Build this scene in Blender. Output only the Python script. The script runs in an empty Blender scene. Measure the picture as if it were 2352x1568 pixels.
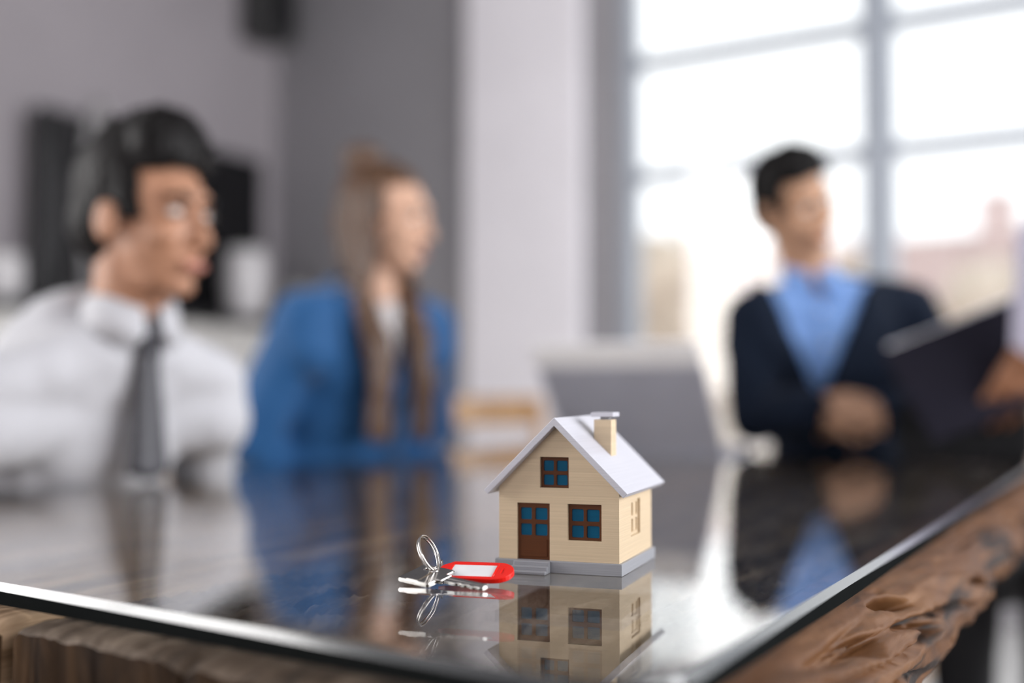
import bpy, bmesh, math, random
from mathutils import Vector, Matrix, noise
from mathutils.bvhtree import BVHTree

random.seed(7)
scene = bpy.context.scene
COL = scene.collection
V = Vector
R = math.radians

# ------------------------------------------------------------------ camera
cam_data = bpy.data.cameras.new('camera')
cam = bpy.data.objects.new('camera', cam_data)
COL.objects.link(cam)
cam.location = (0, 0, 0.885)
cam.rotation_euler = (R(90 + 2.412), 0, 0)
cam_data.sensor_width = 36.0
cam_data.lens = 2700 / 2352 * 36.0
cam_data.clip_start = 0.02
cam_data.clip_end = 400
cam_data.dof.use_dof = True
cam_data.dof.focus_distance = 0.850
cam_data.dof.aperture_fstop = 1.48
scene.camera = cam

# ------------------------------------------------------------------ world: even overcast sky
SKY = 0.85
world = bpy.data.worlds.new('overcast_sky')
scene.world = world
world.use_nodes = True
wn = world.node_tree.nodes['Background']
wn.inputs[0].default_value = (0.97, 0.98, 1.0, 1)
wn.inputs[1].default_value = SKY

# room frame: corner of the far wall, wall directions
CN = V((-1.31, 6.5, 0))
W = V((0.84, -0.5426, 0)).normalized()       # along the window wall, to the right
MI = V((W.y, -W.x, 0))                        # into the room from the window wall
S = V((-0.477, -0.879, 0)).normalized()      # along the left wall, towards the viewer
NL = V((-S.y, S.x, 0))                       # into the room from the left wall
ROOM_H = 3.3
T_MAX, S_MAX = 7.2, 9.0


def area_light(name, loc, direction, sx, sy, radiance, color):
    ld = bpy.data.lights.new(name, 'AREA')
    ld.shape = 'RECTANGLE'
    ld.size, ld.size_y = sx, sy
    ld.energy = radiance * math.pi * sx * sy
    ld.color = color
    o = bpy.data.objects.new(name, ld)
    COL.objects.link(o)
    o.location = loc
    o.rotation_euler = V(direction).to_track_quat('-Z', 'Y').to_euler()
    return o


# daylight entering by the windows that the picture does not show (left wall, wall behind the viewer)
area_light('daylight_left_window', CN + S * 6.0 + NL * 0.06 + V((0, 0, 1.95)), NL, 3.2, 2.2, 4.6, (1.0, 0.985, 0.97))
REARC = CN + S * (S_MAX - 0.06) + W * 2.9
area_light('daylight_rear_window', REARC + V((0, 0, 1.8)), -S, 3.6, 2.0, 1.25, (1.0, 0.97, 0.95))
area_light('added_right_light', CN + W * (T_MAX - 0.06) + S * 2.2 + V((0, 0, 1.95)), -NL, 3.8, 2.3, 4.3, (0.97, 0.98, 1.0))  # added unseen source on the right wall, brightens the house's right side and roof
# portal for the window wall (guides sky sampling only)
pd = bpy.data.lights.new('sky_portal', 'AREA')
pd.shape = 'RECTANGLE'
pd.size, pd.size_y = 4.6, 2.7
pd.cycles.is_portal = True
po = bpy.data.objects.new('sky_portal', pd)
COL.objects.link(po)
po.location = CN + W * (2.18 + 2.3) - MI * 0.3 + V((0, 0, 1.7))
po.rotation_euler = MI.to_track_quat('-Z', 'Y').to_euler()

vs = scene.view_settings
vs.view_transform = 'Standard'
vs.look = 'None'
vs.exposure = 1.1
vs.gamma = 1.0
vs.use_curve_mapping = False
scene.cycles.max_bounces = 6
scene.cycles.diffuse_bounces = 3
scene.cycles.glossy_bounces = 4
scene.cycles.transmission_bounces = 2
scene.cycles.transparent_max_bounces = 8
scene.cycles.use_adaptive_sampling = True
scene.cycles.adaptive_threshold = 0.08
scene.cycles.adaptive_min_samples = 16
scene.cycles.use_denoising = True
scene.cycles.caustics_reflective = False
scene.cycles.sample_clamp_indirect = 6.0

# ------------------------------------------------------------------ materials
MATS = {}


def new_mat(name):
    m = bpy.data.materials.new(name)
    m.use_nodes = True
    nt = m.node_tree
    b = nt.nodes['Principled BSDF']
    MATS[name] = m
    return m, nt, b


def plain(name, col, rough=0.5, metal=0.0, spec=0.5, var=0.12, scale=8.0, stretch=(1, 1, 1), bump=0.0, bscale=None, sss=0.0, sheen=0.0, coat=0.0):
    """Procedural material: base colour broken up by object-space noise, optional fine relief."""
    if name in MATS:
        return MATS[name]
    m, nt, b = new_mat(name)
    tc = nt.nodes.new('ShaderNodeTexCoord')
    mp = nt.nodes.new('ShaderNodeMapping')
    mp.inputs['Scale'].default_value = stretch
    nt.links.new(tc.outputs['Object'], mp.inputs[0])
    nz = nt.nodes.new('ShaderNodeTexNoise')
    nz.inputs['Scale'].default_value = scale
    nz.inputs['Detail'].default_value = 5
    nt.links.new(mp.outputs[0], nz.inputs['Vector'])
    cr = nt.nodes.new('ShaderNodeValToRGB')
    cr.color_ramp.elements[0].position = 0.3
    cr.color_ramp.elements[1].position = 0.7
    cr.color_ramp.elements[0].color = [c * (1 - var) for c in col] + [1]
    cr.color_ramp.elements[1].color = [min(1, c * (1 + var)) for c in col] + [1]
    nt.links.new(nz.outputs['Fac'], cr.inputs[0])
    nt.links.new(cr.outputs[0], b.inputs['Base Color'])
    b.inputs['Roughness'].default_value = rough
    b.inputs['Metallic'].default_value = metal
    b.inputs['Specular IOR Level'].default_value = spec
    b.inputs['Coat Weight'].default_value = coat
    if sheen:
        b.inputs['Sheen Weight'].default_value = sheen
    if sss:
        b.inputs['Subsurface Weight'].default_value = sss
        b.inputs['Subsurface Radius'].default_value = (0.012, 0.005, 0.003)
    if bump:
        n2 = nt.nodes.new('ShaderNodeTexNoise')
        n2.inputs['Scale'].default_value = bscale or scale * 4
        n2.inputs['Detail'].default_value = 4
        nt.links.new(mp.outputs[0], n2.inputs['Vector'])
        bp = nt.nodes.new('ShaderNodeBump')
        bp.inputs['Strength'].default_value = 0.6
        bp.inputs['Distance'].default_value = bump
        nt.links.new(n2.outputs['Fac'], bp.inputs['Height'])
        nt.links.new(bp.outputs[0], b.inputs['Normal'])
    return m


def wood(name, dark, mid, light, scale=(60, 5, 60), rough=0.5, bump=0.0008, spec=0.4, coat=0.0):
    if name in MATS:
        return MATS[name]
    m, nt, b = new_mat(name)
    tc = nt.nodes.new('ShaderNodeTexCoord')
    mp = nt.nodes.new('ShaderNodeMapping')
    mp.inputs['Scale'].default_value = scale
    nt.links.new(tc.outputs['Object'], mp.inputs[0])
    nz = nt.nodes.new('ShaderNodeTexNoise')
    nz.inputs['Scale'].default_value = 1.0
    nz.inputs['Detail'].default_value = 7
    nz.inputs['Roughness'].default_value = 0.62
    nz.inputs['Distortion'].default_value = 0.6
    nt.links.new(mp.outputs[0], nz.inputs['Vector'])
    cr = nt.nodes.new('ShaderNodeValToRGB')
    e = cr.color_ramp.elements
    e[0].position, e[1].position = 0.32, 0.72
    e[0].color, e[1].color = list(dark) + [1], list(light) + [1]
    k = e.new(0.5)
    k.color = list(mid) + [1]
    nt.links.new(nz.outputs['Fac'], cr.inputs[0])
    nt.links.new(cr.outputs[0], b.inputs['Base Color'])
    b.inputs['Roughness'].default_value = rough
    b.inputs['Specular IOR Level'].default_value = spec
    b.inputs['Coat Weight'].default_value = coat
    b.inputs['Coat Roughness'].default_value = 0.2
    bp = nt.nodes.new('ShaderNodeBump')
    bp.inputs['Strength'].default_value = 0.8
    bp.inputs['Distance'].default_value = bump
    nt.links.new(nz.outputs['Fac'], bp.inputs['Height'])
    nt.links.new(bp.outputs[0], b.inputs['Normal'])
    return m


def printed(name, col, rough=0.45, var=0.07, sss=0.0, layer=1.0, spec=0.4):
    """3D-printed plastic: horizontal layer lines in colour and relief."""
    m, nt, b = new_mat(name)
    tc = nt.nodes.new('ShaderNodeTexCoord')
    mp = nt.nodes.new('ShaderNodeMapping')
    mp.inputs['Scale'].default_value = (9, 9, 900)
    nt.links.new(tc.outputs['Object'], mp.inputs[0])
    nz = nt.nodes.new('ShaderNodeTexNoise')
    nz.inputs['Scale'].default_value = 1.0
    nz.inputs['Detail'].default_value = 3
    nt.links.new(mp.outputs[0], nz.inputs['Vector'])
    cr = nt.nodes.new('ShaderNodeValToRGB')
    cr.color_ramp.elements[0].position = 0.34
    cr.color_ramp.elements[1].position = 0.66
    cr.color_ramp.elements[0].color = [c * (1 - var) for c in col] + [1]
    cr.color_ramp.elements[1].color = [min(1, c * (1 + var)) for c in col] + [1]
    nt.links.new(nz.outputs['Fac'], cr.inputs[0])
    nt.links.new(cr.outputs[0], b.inputs['Base Color'])
    b.inputs['Roughness'].default_value = rough
    b.inputs['Specular IOR Level'].default_value = spec
    if sss:
        b.inputs['Subsurface Weight'].default_value = sss
        b.inputs['Subsurface Radius'].default_value = (0.002, 0.002, 0.002)
    bp = nt.nodes.new('ShaderNodeBump')
    bp.inputs['Strength'].default_value = 0.45 * layer
    bp.inputs['Distance'].default_value = 0.0003
    nt.links.new(nz.outputs['Fac'], bp.inputs['Height'])
    nt.links.new(bp.outputs[0], b.inputs['Normal'])
    return m


def sheet_glass(name, tint, ior=1.5):
    """Clear sheet glass: Fresnel mirror over straight transmission, on both faces."""
    m = bpy.data.materials.new(name)
    m.use_nodes = True
    nt = m.node_tree
    nt.nodes.clear()
    out = nt.nodes.new('ShaderNodeOutputMaterial')
    mix = nt.nodes.new('ShaderNodeMixShader')
    tr = nt.nodes.new('ShaderNodeBsdfTransparent')
    gl = nt.nodes.new('ShaderNodeBsdfGlossy')
    fr = nt.nodes.new('ShaderNodeFresnel')
    geo = nt.nodes.new('ShaderNodeNewGeometry')
    mr = nt.nodes.new('ShaderNodeMapRange')
    nz = nt.nodes.new('ShaderNodeTexNoise')
    nz.inputs['Scale'].default_value = 3.0
    cm = nt.nodes.new('ShaderNodeMapRange')
    cm.inputs['To Min'].default_value = 0.0
    cm.inputs['To Max'].default_value = 0.012
    mr.inputs['To Min'].default_value = ior
    mr.inputs['To Max'].default_value = 1 / ior
    gl.inputs['Color'].default_value = (1, 1, 1, 1)
    tr.inputs['Color'].default_value = list(tint) + [1]
    nt.links.new(nz.outputs['Fac'], cm.inputs['Value'])
    nt.links.new(cm.outputs[0], gl.inputs['Roughness'])
    nt.links.new(geo.outputs['Backfacing'], mr.inputs['Value'])
    nt.links.new(mr.outputs[0], fr.inputs['IOR'])
    nt.links.new(fr.outputs[0], mix.inputs[0])
    nt.links.new(tr.outputs[0], mix.inputs[1])
    nt.links.new(gl.outputs[0], mix.inputs[2])
    nt.links.new(mix.outputs[0], out.inputs[0])
    MATS[name] = m
    return m


# ------------------------------------------------------------------ mesh helpers
def link_obj(name, me, mat=None, parent=None, loc=None, rotz=None, smooth=False):
    o = bpy.data.objects.new(name, me)
    COL.objects.link(o)
    if mat is not None and not me.materials:
        me.materials.append(mat)
    if parent is not None:
        o.parent = parent
    if loc is not None:
        o.location = loc
    if rotz is not None:
        o.rotation_euler = (0, 0, rotz)
    if smooth:
        for p in me.polygons:
            p.use_smooth = True
    return o


def obj(name, bm, mat=None, parent=None, loc=None, rotz=None, smooth=False, recalc=True):
    if recalc:
        bmesh.ops.recalc_face_normals(bm, faces=bm.faces)
    me = bpy.data.meshes.new(name)
    bm.to_mesh(me)
    bm.free()
    return link_obj(name, me, mat, parent, loc, rotz, smooth)


def tag(o, label=None, cat=None, group=None, kind=None):
    if label:
        o['label'] = label
    if cat:
        o['category'] = cat
    if group:
        o['group'] = group
    if kind:
        o['kind'] = kind
    return o


def empty(name, loc, rotz=0.0):
    o = bpy.data.objects.new(name, None)
    COL.objects.link(o)
    o.location = loc
    o.rotation_euler = (0, 0, rotz)
    o.empty_display_size = 0.05
    return o


def box(bm, lo, hi, bev=0.0, seg=2, mat=None):
    """Axis aligned box between two corners (optional bevel, optional transform)."""
    b2 = bmesh.new() if bev else bm
    x0, y0, z0 = lo
    x1, y1, z1 = hi
    vs_ = [b2.verts.new(c) for c in ((x0, y0, z0), (x1, y0, z0), (x1, y1, z0), (x0, y1, z0), (x0, y0, z1), (x1, y0, z1), (x1, y1, z1), (x0, y1, z1))]
    for f in ((0, 3, 2, 1), (4, 5, 6, 7), (0, 1, 5, 4), (1, 2, 6, 5), (2, 3, 7, 6), (3, 0, 4, 7)):
        b2.faces.new([vs_[i] for i in f])
    if bev:
        bmesh.ops.bevel(b2, geom=b2.edges[:], offset=bev, segments=seg, affect='EDGES', profile=0.5)
    if mat is not None:
        bmesh.ops.transform(b2, matrix=mat, verts=vs_ if not bev else b2.verts[:])
    if bev:
        me = bpy.data.meshes.new('tmp')
        b2.to_mesh(me)
        b2.free()
        bm.from_mesh(me)
        bpy.data.meshes.remove(me)
    return bm


def frame_matrix(origin, x, y, z):
    m = Matrix.Identity(4)
    for i, a in enumerate((x, y, z)):
        m[0][i], m[1][i], m[2][i] = a[0], a[1], a[2]
    m[0][3], m[1][3], m[2][3] = origin[0], origin[1], origin[2]
    return m


def prism(bm, poly, axis, lo, hi):
    """Extrude polygon (list of 2D points) along an axis: 'x' -> (y,z), 'y' -> (x,z), 'z' -> (x,y)."""
    def P(p, h):
        return {'x': (h, p[0], p[1]), 'y': (p[0], h, p[1]), 'z': (p[0], p[1], h)}[axis]
    a = [bm.verts.new(P(p, lo)) for p in poly]
    b = [bm.verts.new(P(p, hi)) for p in poly]
    bm.faces.new(a)
    bm.faces.new(b[::-1])
    n = len(poly)
    for i in range(n):
        bm.faces.new((a[i], b[i], b[(i + 1) % n], a[(i + 1) % n]))
    return bm


def rrect(x0, z0, x1, z1, r, n=4):
    pts = []
    for cx, cz, a0 in ((x1 - r, z1 - r, 0), (x0 + r, z1 - r, 90), (x0 + r, z0 + r, 180), (x1 - r, z0 + r, 270)):
        for i in range(n + 1):
            a = R(a0 + 90 * i / n)
            pts.append((cx + r * math.cos(a), cz + r * math.sin(a)))
    return pts


def tube(bm, pts, rad, seg=8, closed=False, cap=True):
    pts = [V(p) for p in pts]
    n = len(pts)
    rings = []
    up = None
    for i, p in enumerate(pts):
        a = pts[(i - 1) % n] if (closed or i > 0) else p
        b = pts[(i + 1) % n] if (closed or i < n - 1) else p
        t = (b - a).normalized()
        if up is None:
            up = t.orthogonal().normalized()
        else:
            up = (up - t * up.dot(t)).normalized()
        s = t.cross(up)
        r = rad[i] if isinstance(rad, (list, tuple)) else rad
        rings.append([bm.verts.new(p + (up * math.cos(2 * math.pi * k / seg) + s * math.sin(2 * math.pi * k / seg)) * r) for k in range(seg)])
    m = n if closed else n - 1
    for i in range(m):
        A, B = rings[i], rings[(i + 1) % n]
        for k in range(seg):
            bm.faces.new((A[k], A[(k + 1) % seg], B[(k + 1) % seg], B[k]))
    if cap and not closed:
        bm.faces.new(rings[0][::-1])
        bm.faces.new(rings[-1])
    return bm


def lathe(bm, prof, seg=20, c=(0, 0, 0)):
    rings = []
    for r, z in prof:
        rings.append([bm.verts.new((c[0] + r * math.cos(2 * math.pi * k / seg), c[1] + r * math.sin(2 * math.pi * k / seg), c[2] + z)) for k in range(seg)])
    for A, B in zip(rings, rings[1:]):
        for k in range(seg):
            bm.faces.new((A[k], A[(k + 1) % seg], B[(k + 1) % seg], B[k]))
    bm.faces.new(rings[0][::-1])
    bm.faces.new(rings[-1])
    return bm


def evaluated(o):
    dg = bpy.context.evaluated_depsgraph_get()
    me = bpy.data.meshes.new_from_object(o.evaluated_get(dg))
    old = o.data
    bpy.data.objects.remove(o)
    bpy.data.meshes.remove(old)
    return me


def carve(bm, cutters, name):
    """Boolean difference; returns a mesh."""
    bmesh.ops.recalc_face_normals(bm, faces=bm.faces)
    me = bpy.data.meshes.new(name)
    bm.to_mesh(me)
    bm.free()
    o = bpy.data.objects.new('tmp_base', me)
    COL.objects.link(o)
    tmp = []
    for c in cutters:
        bmesh.ops.recalc_face_normals(c, faces=c.faces)
        mc = bpy.data.meshes.new('tmp_cut')
        c.to_mesh(mc)
        c.free()
        oc = bpy.data.objects.new('tmp_cut', mc)
        COL.objects.link(oc)
        md = o.modifiers.new('b', 'BOOLEAN')
        md.operation = 'DIFFERENCE'
        md.solver = 'EXACT'
        md.object = oc
        tmp.append(oc)
    bpy.context.view_layer.update()
    res = evaluated(o)
    res.name = name
    for oc in tmp:
        mc = oc.data
        bpy.data.objects.remove(oc)
        bpy.data.meshes.remove(mc)
    return res


def capsule(bm, p0, p1, r0, r1, seg=14):
    p0, p1 = V(p0), V(p1)
    d = p1 - p0
    L = d.length
    t = d / L if L > 1e-6 else V((0, 0, 1))
    u = t.orthogonal().normalized()
    w = t.cross(u)
    rings = []
    prof = [(-r0 * math.cos(a), r0 * math.sin(a)) for a in (0.25, 0.7, 1.15)] + [(0, r0), (L, r1)] + [(L + r1 * math.sin(a), r1 * math.cos(a)) for a in (0.42, 0.87, 1.32)]
    for h, r in prof:
        rings.append([bm.verts.new(p0 + t * h + (u * math.cos(2 * math.pi * k / seg) + w * math.sin(2 * math.pi * k / seg)) * r) for k in range(seg)])
    for A, B in zip(rings, rings[1:]):
        for k in range(seg):
            bm.faces.new((A[k], B[k], B[(k + 1) % seg], A[(k + 1) % seg]))
    bm.faces.new(rings[0])
    bm.faces.new(rings[-1][::-1])


def ellipsoid(bm, c, r, rot=None, seg=18, rings=12):
    c = V(c)
    m = Matrix.Identity(3) if rot is None else rot
    rs = []
    for i in range(1, rings):
        a = math.pi * i / rings
        rs.append([bm.verts.new(c + m @ V((r[0] * math.sin(a) * math.cos(2 * math.pi * k / seg), r[1] * math.sin(a) * math.sin(2 * math.pi * k / seg), r[2] * math.cos(a)))) for k in range(seg)])
    top = bm.verts.new(c + m @ V((0, 0, r[2])))
    bot = bm.verts.new(c + m @ V((0, 0, -r[2])))
    for A, B in zip(rs, rs[1:]):
        for k in range(seg):
            bm.faces.new((A[k], B[k], B[(k + 1) % seg], A[(k + 1) % seg]))
    for k in range(seg):
        bm.faces.new((top, rs[0][k], rs[0][(k + 1) % seg]))
        bm.faces.new((bot, rs[-1][(k + 1) % seg], rs[-1][k]))


def blob(name, prims, mat, parent=None, base=V((0, 0, 0)), voxel=0.006, smooth=4, cut=None, folds=None, thick=0.0):
    """One continuous skin over a set of overlapping ellipsoids / tapered capsules."""
    bm = bmesh.new()
    for p in prims:
        if p[0] == 'c':
            capsule(bm, *p[1:])
        else:
            ellipsoid(bm, *p[1:])
    me = bpy.data.meshes.new(name)
    bm.to_mesh(me)
    bm.free()
    o = bpy.data.objects.new('tmp', me)
    COL.objects.link(o)
    md = o.modifiers.new('r', 'REMESH')
    md.mode = 'VOXEL'
    md.voxel_size = voxel
    if smooth:
        ms = o.modifiers.new('s', 'SMOOTH')
        ms.factor = 0.5
        ms.iterations = smooth
    bpy.context.view_layer.update()
    me = evaluated(o)
    me.name = name
    bm = bmesh.new()
    bm.from_mesh(me)
    if folds:
        amp, sc = folds
        bm.normal_update()
        for v in bm.verts:
            q = V((v.co.x * sc[0], v.co.y * sc[1], v.co.z * sc[2]))
            n = noise.noise(q) + 0.5 * noise.noise(q * 2.3 + V((5, 1, 2)))
            v.co += v.normal * (n * amp)
    if cut:
        bmesh.ops.delete(bm, geom=[v for v in bm.verts if cut(v.co)], context='VERTS')
    for v in bm.verts:
        v.co -= base
    bm.normal_update()
    bm.to_mesh(me)
    bm.free()
    me.materials.clear()
    me.materials.append(mat)
    for p in me.polygons:
        p.use_smooth = True
    o = bpy.data.objects.new(name, me)
    COL.objects.link(o)
    if parent is not None:
        o.parent = parent
    if thick:
        md = o.modifiers.new('t', 'SOLIDIFY')
        md.thickness = thick
        md.offset = -1
    return o


def bvh_of(o, base):
    me = o.data
    return BVHTree.FromPolygons([v.co + base for v in me.vertices], [list(p.vertices) for p in me.polygons])


# ------------------------------------------------------------------ the room
m_wall_grey = plain('grey_paint', (0.30, 0.29, 0.305), 0.75, var=0.05, scale=2, bump=0.001, bscale=40)
m_wall_mauve = plain('mauve_paint', (0.36, 0.33, 0.35), 0.75, var=0.05, scale=2, bump=0.001, bscale=40)
m_white_wall = plain('white_plaster', (0.90, 0.87, 0.91), 0.7, var=0.03, scale=3, bump=0.001, bscale=60)
m_ceiling = plain('ceiling_grey', (0.24, 0.24, 0.25), 0.8, var=0.03, scale=3)
m_floor = plain('floor_concrete', (0.50, 0.49, 0.48), 0.45, var=0.1, scale=3, bump=0.0005)
m_frame = plain('window_frame_grey', (0.36, 0.39, 0.44), 0.45, var=0.05, scale=6)
m_pane = sheet_glass('window_pane_glass', (0.97, 0.98, 0.98))


def wallbox(name, o, x, lo, hi, mat, parent=None, kind='structure'):
    """Box in wall coordinates: x along the wall, y = into the room, z up; lo/hi in that frame."""
    bm = bmesh.new()
    n = V((x.y, -x.x, 0)) if x is W else NL
    box(bm, lo, hi, mat=frame_matrix(o, x, n, V((0, 0, 1))))
    ob = obj(name, bm, mat, parent)
    if kind and parent is None:
        tag(ob, kind=kind)
    return ob


def room():
    # floor and ceiling follow the room outline
    a, b, c, d = CN, CN + W * T_MAX, CN + W * T_MAX + S * S_MAX, CN + S * S_MAX
    for nm, z0, z1, mt in (('floor', -0.1, 0.0, m_floor), ('ceiling', ROOM_H, ROOM_H + 0.1, m_ceiling)):
        bm = bmesh.new()
        prism(bm, [(p.x, p.y) for p in (a, b, c, d)], 'z', z0, z1)
        tag(obj(nm, bm, mt), kind='structure')
    # far wall: grey part left of the window, below and above the window
    bm = bmesh.new()
    F = frame_matrix(CN, W, MI, V((0, 0, 1)))
    box(bm, (0, -0.25, 0), (2.12, 0, ROOM_H), mat=F)
    box(bm, (2.12, -0.25, 0), (T_MAX, 0, 0.38), mat=F)
    box(bm, (2.12, -0.25, 3.06), (T_MAX, 0, ROOM_H), mat=F)
    box(bm, (6.80, -0.25, 0.38), (T_MAX, 0, 3.06), mat=F)
    tag(obj('wall_back', bm, m_wall_grey), kind='structure')
    # white pier standing out of the far wall
    bm = bmesh.new()
    box(bm, (1.325, 0, 0), (1.965, 0.06, ROOM_H), mat=F, bev=0.004)
    tag(obj('wall_pier', bm, m_white_wall), kind='structure')
    # left wall, with mauve paint
    wallbox('wall_left', CN, S, (-0.1, -0.25, 0), (S_MAX, 0, ROOM_H), m_wall_mauve)
    # rear and right walls behind the viewer
    bm = bmesh.new()
    box(bm, (0, 0, 0), (T_MAX, 0.2, ROOM_H), mat=frame_matrix(CN + S * S_MAX, W, S, V((0, 0, 1))))
    tag(obj('wall_rear', bm, m_white_wall), kind='structure')
    bm = bmesh.new()
    box(bm, (0, 0, 0), (S_MAX, 0.2, ROOM_H), mat=frame_matrix(CN + W * T_MAX, S, NL, V((0, 0, 1))))
    tag(obj('wall_right', bm, m_white_wall), kind='structure')
    # skirting below the grey wall
    bm = bmesh.new()
    box(bm, (0, 0, 0), (1.325, 0.015, 0.09), mat=F)
    tag(obj('baseboard_back', bm, m_white_wall), kind='structure')
    # window sill board
    bm = bmesh.new()
    box(bm, (2.12, -0.2, 0.38), (6.80, 0.08, 0.41), mat=F, bev=0.004)
    tag(obj('trim_1', bm, m_frame), kind='structure')
    # four window bays
    t0, bw = 2.12, 1.17
    zs = [0.41, 1.87, 2.395, 2.92, 3.06]
    for i in range(4):
        x0, x1 = t0 + i * bw, t0 + (i + 1) * bw
        root = empty('window_%d' % (i + 1), CN + W * (x0 + bw / 2) + V((0, 0, 0.41)))
        tag(root, kind='structure')
        off = Matrix.Translation(-(CN + W * (x0 + bw / 2) + V((0, 0, 0.41)))) @ F
        for xa in (x0, x1 - 0.062):
            bm = bmesh.new()
            box(bm, (xa, -0.16, 0.41), (xa + 0.062, -0.06, 3.06), mat=off, bev=0.004)
            obj('stile', bm, m_frame, root)
        for k, zc in enumerate(zs):
            h = 0.03 if k in (1, 2, 3) else 0.04
            za, zb = (zc, zc + h) if k == 0 else ((zc - h, zc) if k == 4 else (zc - h, zc + h))
            bm = bmesh.new()
            box(bm, (x0 + 0.062, -0.15, za), (x1 - 0.062, -0.07, zb), mat=off, bev=0.004)
            obj('rail', bm, m_frame, root)
        for k in range(4):
            bm = bmesh.new()
            box(bm, (x0 + 0.062, -0.115, zs[k] + 0.03), (x1 - 0.062, -0.109, zs[k + 1] - 0.03), mat=off)
            obj('pane', bm, m_pane, root)
    # frames round the windows outside the picture; the right wall one goes with the added light
    for nm, o, x, n, sx, sz, zc in (('window_5', CN + S * 6.0, S, NL, 3.2, 2.2, 1.95), ('window_6', CN + S * S_MAX + W * 2.9, W, -S, 3.6, 2.0, 1.8), ('window_7', CN + W * T_MAX + S * 2.2, S, -NL, 3.8, 2.3, 1.95)):
        root = empty(nm, o + V((0, 0, zc)))
        tag(root, kind='structure')
        G = frame_matrix(V((0, 0, 0)), x, n, V((0, 0, 1)))
        for lo, hi in (((-sx / 2 - 0.08, 0, -sz / 2 - 0.08), (sx / 2 + 0.08, 0.09, -sz / 2)), ((-sx / 2 - 0.08, 0, sz / 2), (sx / 2 + 0.08, 0.09, sz / 2 + 0.08)),
                       ((-sx / 2 - 0.08, 0, -sz / 2), (-sx / 2, 0.09, sz / 2)), ((sx / 2, 0, -sz / 2), (sx / 2 + 0.08, 0.09, sz / 2)), ((-0.03, 0.03, -sz / 2), (0.03, 0.09, sz / 2))):
            bm = bmesh.new()
            box(bm, lo, hi, mat=G, bev=0.004)
            obj('window_bar', bm, m_frame, root)


room()


# ------------------------------------------------------------------ outside the window
def outside():
    m_ground = plain('pale_paving', (0.80, 0.74, 0.71), 0.8, var=0.1, scale=0.6)
    m_brick = plain('pale_pink_render', (0.62, 0.49, 0.47), 0.8, var=0.12, scale=1.2)
    m_cream = plain('cream_render', (0.66, 0.60, 0.53), 0.8, var=0.1, scale=1.0)
    m_roof = plain('brown_roof_tiles', (0.40, 0.29, 0.27), 0.8, var=0.2, scale=4)
    m_leaf = plain('autumn_leaves', (0.50, 0.42, 0.34), 0.8, var=0.3, scale=3)
    m_bark = plain('bark', (0.22, 0.18, 0.15), 0.9, var=0.2, scale=6)
    m_dark = plain('dark_window_glass', (0.22, 0.24, 0.27), 0.2, var=0.1)
    bm = bmesh.new()
    box(bm, (-40, -80, -0.6), (60, -0.3, -0.5), mat=frame_matrix(CN, W, MI, V((0, 0, 1))))
    tag(obj('ground', bm, m_ground), kind='structure')
    OUT = -MI
    for nm, t, dist, w, d, h, rh, mt, lab in (
            ('building', 2.2, 15.0, 8.0, 6.0, 2.3, 1.5, m_brick, 'pale pink low building seen through the right window panes'),
            ('building', -8.2, 24.0, 8.0, 7.0, 3.4, 1.6, m_cream, 'cream building seen through the left window panes')):
        root = empty(nm, CN + W * t + OUT * dist + V((0, 0, -0.5)), math.atan2(W.y, W.x))
        tag(root, lab, 'building')
        bm = bmesh.new()
        box(bm, (-w / 2, 0, 0), (w / 2, d, h + 0.5))
        obj('wall', bm, mt, root)
        bm = bmesh.new()
        prism(bm, [(-0.4, h + 0.45), (d + 0.4, h + 0.45), (d / 2, h + 0.5 + rh)], 'x', -w / 2 - 0.3, w / 2 + 0.3)
        rf = obj('roof', bm, m_roof, root)
        bm = bmesh.new()
        box(bm, (-w / 4, d / 2 - 0.3, h + 0.8), (-w / 4 + 0.6, d / 2 + 0.3, h + rh + 1.2))
        obj('chimney', bm, mt, rf)
        k = 4
        for i in range(k):
            x = -w / 2 + w * (i + 0.5) / k
            bm = bmesh.new()
            box(bm, (x - 0.5, -0.06, 1.2), (x + 0.5, 0.02, 2.6))
            wf = obj('window', bm, m_cream, root)
            bm = bmesh.new()
            box(bm, (x - 0.42, -0.09, 1.28), (x + 0.42, -0.05, 2.52))
            obj('pane', bm, m_dark, wf)
    rnd = random.Random(3)
    spots = [(-2.0, 9.0, 3.0, 'bushy tree at the left end of the window view'),
             (-0.55, 10.5, 2.7, 'small round tree behind the seated man at the window'),
             (2.1, 9.5, 2.6, 'tree in front of the pink building, right window panes')]
    for t, dist, hgt, lab in spots:
        c = CN + W * t + OUT * dist + V((0, 0, -0.5))
        root = empty('tree', c)
        tag(root, lab, 'tree')
        bm = bmesh.new()
        tube(bm, [(0, 0, 0), (0.05, 0, hgt * 0.35), (0, 0.03, hgt * 0.75)], [0.12, 0.09, 0.05], 8)
        obj('trunk', bm, m_bark, root)
        pr = []
        for _ in range(16):
            a, rr = rnd.uniform(0, 6.28), rnd.uniform(0, 0.8)
            q = rnd.uniform(0.35, 0.6)
            pr.append(('e', V((rr * math.cos(a), rr * math.sin(a), hgt * 0.72 + rnd.uniform(-0.8, 0.8))), (q, q, q * 0.85)))
        blob('crown', pr, m_leaf, root, voxel=0.12, smooth=0, folds=(0.12, (2.5, 2.5, 2.5)))


outside()

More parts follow.
